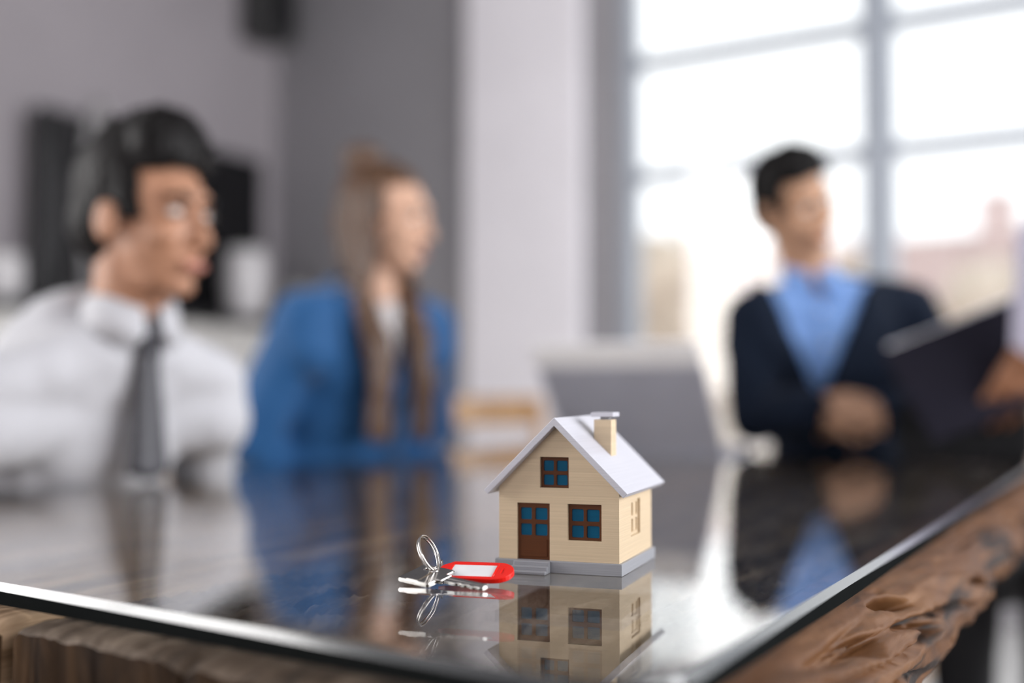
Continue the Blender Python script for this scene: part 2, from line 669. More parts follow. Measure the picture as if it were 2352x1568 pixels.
# ------------------------------------------------------------------ the table: wooden planks, live edge, glass top
C0 = V((0.0631, 0.5269, 0))                     # near right corner of the glass
EB = V((0.4805, 0.8770, 0)).normalized()        # along the right edge, away
NR = V((EB.y, -EB.x, 0))                        # outwards over the right edge
SKEW = 0.126                                    # the near edge is not quite square to the right edge
TW, TL, TZ = 1.19, 2.045, 0.75
TABLE_ROT = math.atan2(EB.y, EB.x) - math.pi / 2  # local y = EB, local x = NR


def tpt(q, b, z=0.0):
    """Table point: q metres in from the right edge, b metres from the near edge."""
    return C0 - NR * q + EB * (b + SKEW * q) + V((0, 0, z))


m_plank = wood('old_timber', (0.016, 0.009, 0.005), (0.21, 0.130, 0.073), (0.54, 0.38, 0.245), (34, 2.2, 34), 0.65, 0.005, spec=0.15)
m_plank_dark = wood('dark_old_timber', (0.007, 0.005, 0.004), (0.085, 0.060, 0.042), (0.30, 0.235, 0.18), (30, 5, 30), 0.65, 0.005, spec=0.15)
m_live = wood('live_edge_wood', (0.045, 0.017, 0.006), (0.115, 0.048, 0.017), (0.19, 0.092, 0.040), (18, 6, 30), 0.5, 0.002, spec=0.12)


def add_cracks(m):
    """Dark weathered cracks and worm hollows of the old wood."""
    nt = m.node_tree
    b = nt.nodes['Principled BSDF']
    src = b.inputs['Base Color'].links[0].from_socket
    tc = nt.nodes.new('ShaderNodeTexCoord')
    mp = nt.nodes.new('ShaderNodeMapping')
    mp.inputs['Rotation'].default_value = (R(14), 0, 0)
    mp.inputs['Scale'].default_value = (9, 4.0, 46)
    nt.links.new(tc.outputs['Object'], mp.inputs[0])
    nz = nt.nodes.new('ShaderNodeTexNoise')
    nz.inputs['Scale'].default_value = 1.0
    nz.inputs['Detail'].default_value = 3
    nz.inputs['Distortion'].default_value = 0.5
    nt.links.new(mp.outputs[0], nz.inputs['Vector'])
    cr = nt.nodes.new('ShaderNodeValToRGB')
    cr.color_ramp.elements[0].position = 0.385
    cr.color_ramp.elements[1].position = 0.43
    cr.color_ramp.elements[0].color = (0.10, 0.08, 0.07, 1)
    cr.color_ramp.elements[1].color = (1, 1, 1, 1)
    nt.links.new(nz.outputs['Fac'], cr.inputs[0])
    mx = nt.nodes.new('ShaderNodeMix')
    mx.data_type = 'RGBA'
    mx.blend_type = 'MULTIPLY'
    mx.inputs[0].default_value = 1.0
    nt.links.new(src, mx.inputs[6])
    nt.links.new(cr.outputs[0], mx.inputs[7])
    nt.links.new(mx.outputs[2], b.inputs['Base Color'])


add_cracks(m_live)
m_end = wood('timber_end_grain', (0.006, 0.003, 0.002), (0.026, 0.014, 0.007), (0.065, 0.036, 0.018), (40, 40, 9), 0.8, 0.004, spec=0.05)
m_black_steel = plain('black_steel', (0.012, 0.012, 0.013), 0.4, var=0.15, metal=0.6)


def fbm(p, o=4):
    s, a, f = 0.0, 1.0, 1.0
    for _ in range(o):
        s += a * noise.noise(p * f)
        a *= 0.5
        f *= 2.1
    return s


def make_table():
    root = empty('wooden_table', tpt(TW / 2, TL / 2), TABLE_ROT)
    tag(root, 'rustic dark timber table with a knotty live edge under the glass top', 'table')
    inv = root.matrix_basis.inverted()
    bounds = [0.045, 0.118, 0.292, 0.476, 0.655, 0.842, 1.03, TW + 0.03]
    rnd = random.Random(11)
    for k in range(len(bounds) - 1):
        q0, q1 = bounds[k] + 0.0015, bounds[k + 1] - 0.0015
        if k in (2, 4):
            q1 -= 0.007
        nx, ny = 30, 260
        y0, y1 = -0.026 + rnd.uniform(-0.003, 0.004), TL + 0.03
        seed = V((k * 7.3, k * 3.1, 0))
        amp = 0.0085 if k < 3 else 0.0032
        bm = bmesh.new()
        grid = []
        for j in range(ny + 1):
            row = []
            fy = (j / ny) ** 1.6
            b = y0 + (y1 - y0) * fy
            for i in range(nx + 1):
                q = q0 + (q1 - q0) * i / nx
                # grooves along the grain, wavier on the planks by the live edge
                p = V((q * (44 if k < 3 else 60) + (b * 9 if k < 3 else 0), b * (15 if k < 3 else 4), 0)) + seed
                n = fbm(p, 4)
                ridge = 1 - abs(n)
                z = 0.7335 - amp * (1.0 - ridge) * 2.0 * min(1.0, 0.25 + max(0.0, b) * 12) - 0.0016 * abs(noise.noise(V((q * 160, b * 12, k))))
                edge = min(q - q0, q1 - q)
                z -= 0.004 * math.exp(-edge / 0.004)
                db = b - y0
                z -= 0.006 * math.exp(-db / 0.006) * (1 + 0.35 * noise.noise(V((q * 45, k, 3))))
                bo = b + (0.003 * noise.noise(V((q * 18, 4, k))) if j == 0 else 0)
                row.append(bm.verts.new(inv @ tpt(q, bo, z)))
            grid.append(row)
        for j in range(ny):
            for i in range(nx):
                bm.faces.new((grid[j][i], grid[j][i + 1], grid[j + 1][i + 1], grid[j + 1][i]))
        # sides and underside
        low = [[bm.verts.new(inv @ tpt(q0 + (q1 - q0) * i / nx, (y0 + 0.004 * noise.noise(V((i * 0.9, k, 8)))) if j == 0 else y1, 0.668)) for i in range(nx + 1)] for j in (0, 1)]
        for i in range(nx):
            bm.faces.new((grid[0][i + 1], grid[0][i], low[0][i], low[0][i + 1])).material_index = 1
            bm.faces.new((grid[ny][i], grid[ny][i + 1], low[1][i + 1], low[1][i]))
            bm.faces.new((low[0][i], low[1][i], low[1][i + 1], low[0][i + 1]))
        bm.faces.new([grid[j][0] for j in range(ny + 1)] + [low[1][0], low[0][0]])
        bm.faces.new([grid[j][nx] for j in range(ny + 1)][::-1] + [low[0][nx], low[1][nx]])
        o = obj('plank', bm, m_plank_dark if k < 3 else m_plank, root)
        o.data.materials.append(m_end)
        for p in o.data.polygons:
            p.use_smooth = len(p.vertices) == 4
    # live edge
    prof = [(-0.044, 0.7335), (-0.02, 0.7325), (0.0, 0.7315), (0.012, 0.729), (0.022, 0.723), (0.030, 0.714), (0.038, 0.703), (0.043, 0.690),
            (0.042, 0.676), (0.034, 0.663), (0.020, 0.653), (0.0, 0.645), (-0.025, 0.641), (-0.044, 0.64)]
    dense = []
    for (a, b) in zip(prof, prof[1:]):
        for i in range(5):
            dense.append((a[0] + (b[0] - a[0]) * i / 5, a[1] + (b[1] - a[1]) * i / 5))
    dense.append(prof[-1])
    ny = 520
    bm = bmesh.new()
    rows = []
    cx, cz = -0.03, 0.69
    for j in range(ny + 1):
        b = -0.03 + (TL + 0.06) * (j / ny) ** 1.25
        bulge = 1 + 0.30 * noise.noise(V((b * 3.0, 0.3, 0))) + 0.12 * noise.noise(V((b * 9, 2.3, 0)))
        drop = 1 + 0.22 * noise.noise(V((b * 2.4, 7.0, 0)))
        row = []
        for i, (o_, z) in enumerate(dense):
            oo = o_ * (bulge if o_ > 0 else 1)
            zz = z if z > 0.715 else 0.715 - (0.715 - z) * drop
            out = max(0.0, min(1.0, (o_ + 0.002) / 0.02))
            s = i * 0.045
            p = V((b * 4.0, s * 1.6 - b * 4, 0.5))
            n = fbm(p, 3)
            u1 = noise.noise(V((b * 3.0 + 3, s * 3.4 - b * 5, 4)))
            groove = max(0.0, 0.13 - abs(u1)) / 0.13 * max(0.0, min(1.0, 0.4 + 2.0 * noise.noise(V((b * 5, s, 21)))))   # long slanting clefts
            pit = max(0.0, noise.noise(V((b * 8, s * 3.2 - b * 12, 7))) - 0.36) * 2.4                                # hollows
            fine = noise.noise(V((b * 60, s * 14, 2)))
            disp = (0.009 * n - 0.024 * groove ** 1.2 - 0.042 * pit + 0.0008 * fine) * out
            dx, dz = oo - cx, zz - cz
            L = math.hypot(dx, dz) or 1
            oo += dx / L * disp
            zz += dz / L * disp
            if zz > 0.7338:
                zz = 0.7338
            row.append(bm.verts.new(inv @ tpt(-oo, b, zz)))
        rows.append(row)
    n = len(dense)
    for j in range(ny):
        for i in range(n - 1):
            bm.faces.new((rows[j][i], rows[j][i + 1], rows[j + 1][i + 1], rows[j + 1][i]))
        bm.faces.new((rows[j][n - 1], rows[j][0], rows[j + 1][0], rows[j + 1][n - 1]))
    bm.faces.new(rows[0])
    bm.faces.new(rows[-1][::-1])
    o = obj('live_edge', bm, m_live, root)
    for p in o.data.polygons:
        p.use_smooth = len(p.vertices) == 4
    o['label'] = 'knotty brown live edge with dark hollows'
    # steel legs
    for q, b in ((0.28, 0.42), (0.95, 0.42), (0.28, TL - 0.3), (0.95, TL - 0.3)):
        bm = bmesh.new()
        p = inv @ tpt(q, b)
        box(bm, (p.x - 0.035, p.y - 0.035, 0), (p.x + 0.035, p.y + 0.035, 0.667), bev=0.003)
        obj('leg', bm, m_black_steel, root)
    return root


def glass_outline(inset, n=14):
    """Outline of the glass in table coordinates (q, b) with a widely rounded near right corner."""
    cs = [(0, 0, 0.05), (TW, 0, 0.04), (TW, TL, 0.04), (0, TL, 0.04)]
    pts = []
    for i, (q, b, r) in enumerate(cs):
        r = r - inset * 0.4
        q2 = q + inset if q == 0 else q - inset
        b2 = b + inset if b == 0 else b - inset
        sq, sb = (1 if q == 0 else -1), (1 if b == 0 else -1)
        cq, cb = q2 + sq * r, b2 + sb * r
        ang = [math.pi / 2 * k / n for k in range(n + 1)]
        if i == 0:
            arc = [(cq - r * math.cos(a), cb - r * math.sin(a)) for a in ang]
        elif i == 1:
            arc = [(cq + r * math.sin(a), cb - r * math.cos(a)) for a in ang]
        elif i == 2:
            arc = [(cq + r * math.cos(a), cb + r * math.sin(a)) for a in ang]
        else:
            arc = [(cq - r * math.sin(a), cb + r * math.cos(a)) for a in ang]
        pts += arc
    return pts


def make_glass():
    m_glass = sheet_glass('table_glass', (0.97, 0.98, 0.975), 1.47)
    m_edge = plain('dark_ground_glass_edge', (0.009, 0.010, 0.010), 0.6, var=0.1, spec=0.0)
    root = empty('glass_tabletop', tpt(TW / 2, TL / 2, 0.735), TABLE_ROT)
    tag(root, 'thick clear glass sheet with dark edge lying on the timber table', 'glass top')
    bpy.context.view_layer.update()
    inv = root.matrix_basis.inverted()
    ch, cv = 0.0031, 0.0056
    top = [inv @ tpt(q, b, TZ) for q, b in glass_outline(ch)]
    mid = [inv @ tpt(q, b, TZ - cv) for q, b in glass_outline(0)]
    bot = [inv @ tpt(q, b, 0.7352) for q, b in glass_outline(0)]
    bm = bmesh.new()
    a = [bm.verts.new(p) for p in top]
    bm.faces.new(a)
    c = [bm.verts.new(V((p.x, p.y, bot[0].z))) for p in top]
    bm.faces.new(c[::-1])
    bm.faces.ensure_lookup_table()
    bm.faces[1].material_index = 1
    o = obj('glass_sheet', bm, m_glass, root, recalc=False)
    o.data.materials.append(sheet_glass('table_glass_underside', (0.97, 0.98, 0.975), 1.18))
    me = o.data
    if me.polygons[0].normal.z < 0:
        me.flip_normals()
    bm = bmesh.new()
    B = [bm.verts.new(p) for p in mid]
    D = [bm.verts.new(p) for p in bot]
    n = len(B)
    for i in range(n):
        j = (i + 1) % n
        bm.faces.new((B[i], B[j], D[j], D[i]))
    o = obj('ground_edge', bm, m_edge, root)
    o['label'] = 'dark ground edge of the glass'
    bm = bmesh.new()
    A = [bm.verts.new(p) for p in top]
    B = [bm.verts.new(p) for p in mid]
    for i in range(n):
        j = (i + 1) % n
        bm.faces.new((A[i], A[j], B[j], B[i]))
    m_bev = plain('ground_glass_bevel', (0.02, 0.022, 0.025), 0.15, var=0.05, spec=0.9, coat=0.3)
    o = obj('ground_bevel', bm, m_bev, root)
    o['label'] = 'pale ground bevel along the top of the glass edge'
    return root


make_table()
make_glass()


# ------------------------------------------------------------------ the toy house
def make_house():
    mm = 0.001
    WB, DB, HB, INS = 98.6, 106.8, 9.1, 2.5
    RZ, EU, EZ, RV, DR = 115.5, 55.5, 60.85, -7.4, 123.3
    uc = -WB / 2
    k = (RZ - EZ) / EU
    m_cream = printed('cream_print', (0.61, 0.475, 0.315), 0.5, 0.06)
    m_grey = printed('grey_print', (0.295, 0.30, 0.325), 0.42, 0.04)
    m_roof = printed('pale_grey_print', (0.52, 0.515, 0.565), 0.4, 0.03)
    m_brown = printed('brown_print', (0.090, 0.028, 0.008), 0.5, 0.06, spec=0.15)
    m_blue = printed('blue_print', (0.0, 0.082, 0.165), 0.5, 0.04, layer=0.3, spec=0.12)
    root = empty('toy_house', (0.07977, 0.85957, TZ), R(-19.886))
    tag(root, 'small cream model house with pale grey roof, brown door and blue window panes', 'model house')

    def sc(me_or_bm):
        return me_or_bm

    def add(name, bm, mat, parent=root, bev=0.0, smooth=False):
        bmesh.ops.scale(bm, vec=(mm, mm, mm), verts=bm.verts)
        o = obj(name, bm, mat, parent, smooth=smooth)
        if bev:
            md = o.modifiers.new('bev', 'BEVEL')
            md.width = bev * mm
            md.segments = 2
            md.limit_method = 'ANGLE'
        return o

    def addmesh(name, me, mat, parent=root, bev=0.0):
        me.transform(Matrix.Scale(mm, 4))
        me.materials.clear()
        o = link_obj(name, me, mat, parent)
        if bev:
            md = o.modifiers.new('bev', 'BEVEL')
            md.width = bev * mm
            md.segments = 2
            md.limit_method = 'ANGLE'
        return o

    bm = bmesh.new()
    box(bm, (-WB, 0, 0.05), (0, DB, HB))
    add('foundation', bm, m_grey, bev=0.5)
    # steps up to the door
    for i in range(3):
        bm = bmesh.new()
        h0 = 0.05 if i == 2 else 0.05
        v1 = [-4.6, -9.0, -13.2][i]
        v0 = [0.0, -4.5, -8.9][i]
        box(bm, (-82.3, v1, h0), (-54.5, v0 + 0.2, HB - 0.15 - i * 3.05))
        add('step', bm, m_grey, bev=0.8)
    # walls with recessed openings
    wl, wr, wf, wb = -WB + INS, -INS, INS, DB - INS
    thick_v = 6.3
    zu = lambda u: RZ - thick_v - abs(u - uc) * k
    bm = bmesh.new()
    prism(bm, [(wl, HB), (wr, HB), (wr, zu(wr) + 0.6), (uc, RZ - thick_v + 0.6), (wl, zu(wl) + 0.6)], 'y', wf, wb)
    cut = []
    openings = {'up': (-63.4, 62.9, -41.0, 85.8), 'door': (-81.5, HB - 0.6, -55.9, 51.2), 'low': (-41.9, 24.6, -15.9, 51.4)}
    for (x0, z0, x1, z1) in openings.values():
        c = bmesh.new()
        box(c, (x0, wf - 2, z0), (x1, wf + 4.2, z1))
        cut.append(c)
    c = bmesh.new()
    box(c, (wr - 4.2, 37.4, 24.8), (wr + 2, 66.4, 51.9))
    cut.append(c)
    me = carve(bm, cut, 'walls')
    addmesh('walls', me, m_cream, bev=0.35)

    def framed(name, x0, z0, x1, z1, panes, mat, y, th, ax='y', pane_mat=None, sink=1.1):
        """Flat frame with rounded pane openings and panes set behind it."""
        b = bmesh.new()
        if ax == 'y':
            box(b, (x0, y, z0), (x1, y + th, z1))
        else:
            box(b, (y - th, x0, z0), (y, x1, z1))
        cs = []
        for (a0, b0, a1, b1) in panes:
            q = bmesh.new()
            prism(q, rrect(a0, b0, a1, b1, 1.1), 'y' if ax == 'y' else 'x', y - 3, y + 3)
            cs.append(q)
        me = carve(b, cs, name)
        fr = addmesh(name, me, mat, bev=0.18)
        for (a0, b0, a1, b1) in panes:
            q = bmesh.new()
            lo, hi = (y + sink, y + th + 0.6) if ax == 'y' else (y - th - 0.6, y - sink)
            prism(q, rrect(a0 - 0.25, b0 - 0.25, a1 + 0.25, b1 + 0.25, 1.1), 'y' if ax == 'y' else 'x', lo, hi)
            add('pane', q, pane_mat or m_blue, fr)
        return fr

    framed('gable_window', -63.3, 63.0, -41.1, 85.7, [(-61.3, 75.3, -53.4, 83.1), (-51.1, 75.3, -42.7, 83.1), (-61.3, 64.8, -53.4, 72.5), (-51.1, 64.8, -42.7, 72.5)], m_brown, wf + 2.6, 1.8)
    framed('front_window', -41.8, 24.7, -16.0, 51.3, [(-39.4, 38.6, -30.3, 47.5), (-27.8, 38.6, -18.2, 47.5), (-39.4, 26.6, -30.3, 35.4), (-27.8, 26.6, -18.2, 35.4)], m_brown, wf + 2.6, 1.8)
    d = framed('door', -81.4, HB + 0.05, -56.0, 51.1, [(-79.1, 38.7, -70.5, 47.6), (-67.7, 38.7, -58.2, 47.6), (-79.1, 26.9, -70.5, 35.6), (-67.7, 26.9, -58.2, 35.6)], m_brown, wf + 1.6, 2.4)
    bm = bmesh.new()
    box(bm, (-79.0, wf + 1.15, 11.2), (-58.3, wf + 1.7, 24.2))
    add('door_panel', bm, m_brown, d, bev=0.2)
    framed('side_window', 37.5, 24.9, 66.3, 51.8, [(40.0, 39.6, 50.8, 49.4), (53.0, 39.6, 63.8, 49.4), (40.0, 27.3, 50.8, 37.1), (53.0, 27.3, 63.8, 37.1)], m_cream, wr - 1.8, 2.2, ax='x', pane_mat=m_cream)
    # roof: two slopes, ends cut square to the slope
    bm = bmesh.new()
    nx_, nz_ = k / math.hypot(1, k), 1 / math.hypot(1, k)
    tp = thick_v * nz_
    e = [(uc - EU, EZ), (uc, RZ), (uc + EU, EZ), (uc + EU - tp * nx_, EZ - tp * nz_), (uc, RZ - thick_v), (uc - EU + tp * nx_, EZ - tp * nz_)]
    prism(bm, e, 'y', RV, RV + DR)
    add('roof', bm, m_roof, bev=0.45)
    # chimney
    bm = bmesh.new()
    c0, c1, v0, v1 = -32.3, -18.5, 40.4, 55.3
    prism(bm, [(c0, RZ - (c0 - uc) * k - 1.5), (c1, RZ - (c1 - uc) * k - 1.5), (c1, 113.0), (c0, 113.0)], 'y', v0, v1)
    ch = add('chimney', bm, m_cream, bev=0.35)
    bm = bmesh.new()
    box(bm, (c0 + 4.4, v0 + 3.2, 112.8), (c1 - 3.0, v1 - 3.2, 115.5))
    add('chimney_neck', bm, m_grey, ch)
    bm = bmesh.new()
    box(bm, (c0 - 2.0, v0 - 2.0, 115.2), (c1 + 2.0, v1 + 2.0, 118.6))
    add('chimney_cap', bm, m_roof, ch, bev=0.4)


make_house()


# ------------------------------------------------------------------ keys
def make_keys():
    m_chrome = plain('nickel', (0.62, 0.60, 0.58), 0.12, metal=1.0, var=0.05, scale=200)
    m_red = plain('red_plastic', (0.86, 0.012, 0.006), 0.32, var=0.03, scale=60)
    m_card = plain('white_card', (0.85, 0.85, 0.87), 0.6, var=0.02, scale=40)
    mm = 0.001
    z0 = TZ * 1000
    # key: local x along the blade, y across, z out of the flat
    a = V((0.80, -0.60, -0.065)).normalized()
    b0 = V((0.58, 0.79, 0.20))
    b = (b0 - a * a.dot(b0)).normalized()
    n = a.cross(b)
    c = V((-60, 831, z0 + 5.6))
    F = Matrix.Scale(mm, 4) @ frame_matrix(c, a, b, n)
    root = empty('key', c * mm)
    tag(root, 'silver key with square bow lying under the split ring', 'key')
    T = Matrix.Translation(-c * mm) @ F
    # bow: softly pillowed square with an oval hole
    bm = bmesh.new()
    prism(bm, rrect(-14.5, -15, 14.5, 15, 2.2), 'z', -1.5, 1.5)
    bmesh.ops.bevel(bm, geom=[e for e in bm.edges if abs(e.verts[0].co.z - e.verts[1].co.z) < 0.1], offset=0.7, segments=2, affect='EDGES')
    h = bmesh.new()
    prism(h, [(-2 + 5.2 * math.cos(t * math.pi / 12), 7.6 + 3.4 * math.sin(t * math.pi / 12)) for t in range(24)], 'z', -6, 6)
    me = carve(bm, [h], 'bow')
    me.transform(T)
    me.materials.clear()
    o = link_obj('bow', me, m_chrome, root)
    # raised band from the hole to the front edge
    bm = bmesh.new()
    prism(bm, [(-5.8, 4.0), (2.2, 4.0), (4.4, -14.4), (-6.4, -14.4)], 'z', 1.2, 2.1)
    bmesh.ops.bevel(bm, geom=bm.edges[:], offset=0.35, segments=2, affect='EDGES')
    bm.transform(T)
    obj('raised_band', bm, m_chrome, root)
    # rim round the hole
    bm = bmesh.new()
    tube(bm, [(-2 + 5.6 * math.cos(t * math.pi / 12), 7.6 + 3.8 * math.sin(t * math.pi / 12), 1.5) for t in range(24)], 0.75, 8, closed=True)
    bm.transform(T)
    obj('hole_rim', bm, m_chrome, root, smooth=True)
    # collar and blade with cut teeth
    bm = bmesh.new()
    box(bm, (13.6, -5.6, -1.7), (18.6, 5.6, 1.7), bev=0.5)
    bm.transform(T)
    obj('collar', bm, m_chrome, root)
    prof = [(18, 4.2), (51.0, 4.2), (53.0, 1.8), (52.6, -2.6), (50.5, -4.2), (48.5, -3.4), (47, -3.4), (45, -4.2), (43, -4.2), (41, -3.0), (39, -3.0), (37, -4.1), (35, -4.1), (33, -3.3), (31, -3.3), (29.5, -4.2), (18, -4.2)]
    bm = bmesh.new()
    prism(bm, prof, 'z', -1.2, 1.2)
    bm.transform(T)
    bl = obj('blade', bm, m_chrome, root)
    md = bl.modifiers.new('bev', 'BEVEL')
    md.width = 0.25 * mm
    md.segments = 2
    md.limit_method = 'ANGLE'
    bm = bmesh.new()
    box(bm, (19, -0.2, 1.1), (52, 0.9, 1.45), bev=0.12)
    bm.transform(T)
    obj('blade_rib', bm, m_chrome, root)
    # split ring: two turns of flat wire
    e1 = V((-0.43, 0.10, 0.90)).normalized()
    e2 = V((0.33, 0.93, 0.03))
    e2 = (e2 - e1 * e1.dot(e2)).normalized()
    e3 = e1.cross(e2).normalized()
    cc = V((-59.0, 843, z0 + 19.0))
    pts = []
    N = 120
    for i in range(N + 1):
        t = i / N * 2.12
        ang = t * 2 * math.pi + 2.2
        r = 13.3 + 0.35 * math.sin(t * 3)
        pts.append((cc + e1 * (r * math.cos(ang)) + e2 * (r * math.sin(ang)) + e3 * ((t - 1.06) * 1.9)) * mm)
    bm = bmesh.new()
    tube(bm, pts, 0.78 * mm, 8)
    o = obj('key_ring', bm, m_chrome, smooth=True)
    tag(o, 'silver split ring standing up through the key and the red tag', 'key ring')
    # tag
    a = V((0.955, -0.27, 0.01)).normalized()
    b0 = V((0.26, 0.90, 0.33))
    b = (b0 - a * a.dot(b0)).normalized()
    n = a.cross(b)
    c = V((-25.5, 836, z0 + 7.4))
    T = Matrix.Translation(-c * mm) @ Matrix.Scale(mm, 4) @ frame_matrix(c, a, b, n)
    root = empty('key_tag', c * mm)
    tag(root, 'red plastic key tag with blank white label beside the key', 'key tag')
    hw = 12.2
    out = [(-26, -6.5), (-19, -hw), (14.5, -hw)] + [(14.5 + 13.2 * math.sin(R(t)), -hw * math.cos(R(t))) for t in range(12, 180, 12)] + [(14.5, hw), (-19, hw), (-26, 6.5), (-28, 0)]
    bm = bmesh.new()
    prism(bm, out, 'z', -2.2, 1.6)
    h = bmesh.new()
    prism(h, [(-23.4 + 2.1 * math.cos(t * math.pi / 8), 2.1 * math.sin(t * math.pi / 8)) for t in range(16)], 'z', -6, 6)
    h2 = bmesh.new()
    prism(h2, [(-18.2, -8.6), (14.6, -8.6), (14.6, 8.6), (-18.2, 8.6)], 'z', 0.6, 5)
    h3 = bmesh.new()
    prism(h3, [(19.0, -3.6), (20.6, -4.2), (20.6, 4.2), (19.0, 3.6)], 'z', 0.7, 5)
    me = carve(bm, [h, h2, h3], 'tag_body')
    me.transform(T)
    me.materials.clear()
    o = link_obj('tag_body', me, m_red, root)
    md = o.modifiers.new('bev', 'BEVEL')
    md.width = 0.8 * mm
    md.segments = 3
    md.limit_method = 'ANGLE'
    bm = bmesh.new()
    box(bm, (-18.0, -8.4, 0.55), (14.4, 8.4, 0.95))
    bm.transform(T)
    obj('paper_label', bm, m_card, root)
    bm = bmesh.new()
    tube(bm, [V((14.8, y_, 1.5)) for y_ in (-9.5, -4, 0, 4, 9.5)], 0.7, 8)
    bm.transform(T)
    obj('rib', bm, m_red, root, smooth=True)


make_keys()


# ------------------------------------------------------------------ people
def flat(v):
    return V((v[0], v[1], 0)).normalized()


def hand_prims(wrist, d, palm_n, curl, side, spread=0.012):
    """Palm with four curled fingers and a thumb leaving its side. d = direction of the hand, palm_n = out of the back of the hand."""
    d = V(d).normalized()
    pn = V(palm_n)
    pn = (pn - d * pn.dot(d)).normalized()
    s = d.cross(pn) * side
    w = V(wrist)
    pr = [('c', w, w + d * 0.03, 0.026, 0.029)]
    for k in (-1.5, -0.5, 0.5, 1.5):
        pr.append(('c', w + d * 0.02 + s * k * 0.014, w + d * 0.080 + s * k * 0.0215, 0.015, 0.0115))
    for k, ln in ((-1.5, 0.85), (-0.5, 1.0), (0.5, 0.96), (1.5, 0.76)):
        p = w + d * 0.085 + s * k * 0.0225
        ang = 0.0
        for seg, r0, r1 in ((0.044, 0.0090, 0.0082), (0.028, 0.0082, 0.0076), (0.022, 0.0076, 0.0065)):
            ang += curl
            v = d * math.cos(ang) - pn * math.sin(ang) + s * (k * spread)
            q = p + v.normalized() * seg * ln
            pr.append(('c', p, q, r0, r1))
            p = q
    p = w + d * 0.025 - s * 0.026
    v1 = (d * 0.75 - s * 0.6 - pn * 0.35).normalized()
    v2 = (d * 0.9 - s * 0.1 - pn * 0.55).normalized()
    q = p + v1 * 0.042
    pr += [('c', p, q, 0.014, 0.011), ('c', q, q + v2 * 0.03, 0.0105, 0.008)]
    return pr


def head_parts(Hm, sc=1.0):
    def P(x, y, z):
        return Hm @ V((x * sc, y * sc, z * sc))
    rot = Hm.to_3x3()

    def E(x, y, z, a, b, c):
        return ('e', P(x, y, z), (a * sc, b * sc, c * sc), rot)
    pr = [E(0, -0.012, 0.032, 0.076, 0.096, 0.083), E(0, 0.028, -0.03, 0.062, 0.066, 0.078), E(0, 0.03, -0.075, 0.047, 0.055, 0.042),
          E(0, 0.068, -0.100, 0.024, 0.020, 0.017), E(0, 0.074, 0.028, 0.052, 0.019, 0.022), E(0.04, 0.062, -0.028, 0.022, 0.026, 0.02), E(-0.04, 0.062, -0.028, 0.022, 0.026, 0.02),
          E(0.078, -0.005, -0.012, 0.011, 0.021, 0.032), E(-0.078, -0.005, -0.012, 0.011, 0.021, 0.032),
          E(0, 0.088, -0.066, 0.025, 0.011, 0.006), E(0, 0.087, -0.077, 0.022, 0.011, 0.007)]
    pr += [('c', P(0, 0.090, 0.012), P(0, 0.110, -0.032), 0.008 * sc, 0.012 * sc), E(0.012, 0.098, -0.036, 0.009, 0.01, 0.008), E(-0.012, 0.098, -0.036, 0.009, 0.01, 0.008)]
    return pr


def head_matrix(c, fwd, pitch=0.0, roll=0.0):
    f = flat(fwd)
    x = V((f.y, -f.x, 0))
    m = frame_matrix(c, x, f, V((0, 0, 1)))
    return m @ Matrix.Rotation(pitch, 4, 'X') @ Matrix.Rotation(roll, 4, 'Y')


def face_details(body, base, Hm, skin_dark, brow_mat, m_lip, brow=1.0):
    m_eye = plain('eye_white', (0.75, 0.74, 0.72), 0.2, var=0.03)
    m_iris = plain('dark_iris', (0.02, 0.012, 0.008), 0.15, var=0.1)
    for s in (-1, 1):
        bm = bmesh.new()
        ellipsoid(bm, V((0, 0, 0)), (0.0145, 0.012, 0.0068))
        bm.transform(Matrix.Translation(-base) @ Hm @ Matrix.Translation((s * 0.032, 0.0835, 0.004)))
        e = obj('eye', bm, m_eye, body, smooth=True)
        bm = bmesh.new()
        ellipsoid(bm, V((0, 0, 0)), (0.006, 0.003, 0.006))
        bm.transform(Matrix.Translation(-base) @ Hm @ Matrix.Translation((s * 0.032, 0.0945, 0.004)))
        obj('iris', bm, m_iris, e, smooth=True)
        bm = bmesh.new()
        tube(bm, [V((s * 0.014, 0.0965, 0.023)), V((s * 0.032, 0.094, 0.029)), V((s * 0.052, 0.080, 0.024))], [0.0045 * brow, 0.0055 * brow, 0.003 * brow], 8)
        bm.transform(Matrix.Translation(-base) @ Hm)
        obj('eyebrow', bm, brow_mat, body, smooth=True)
    bm = bmesh.new()
    ellipsoid(bm, V((0, 0.0965, -0.0705)), (0.024, 0.006, 0.0075))
    bm.transform(Matrix.Translation(-base) @ Hm)
    obj('lips', bm, m_lip, body, smooth=True)


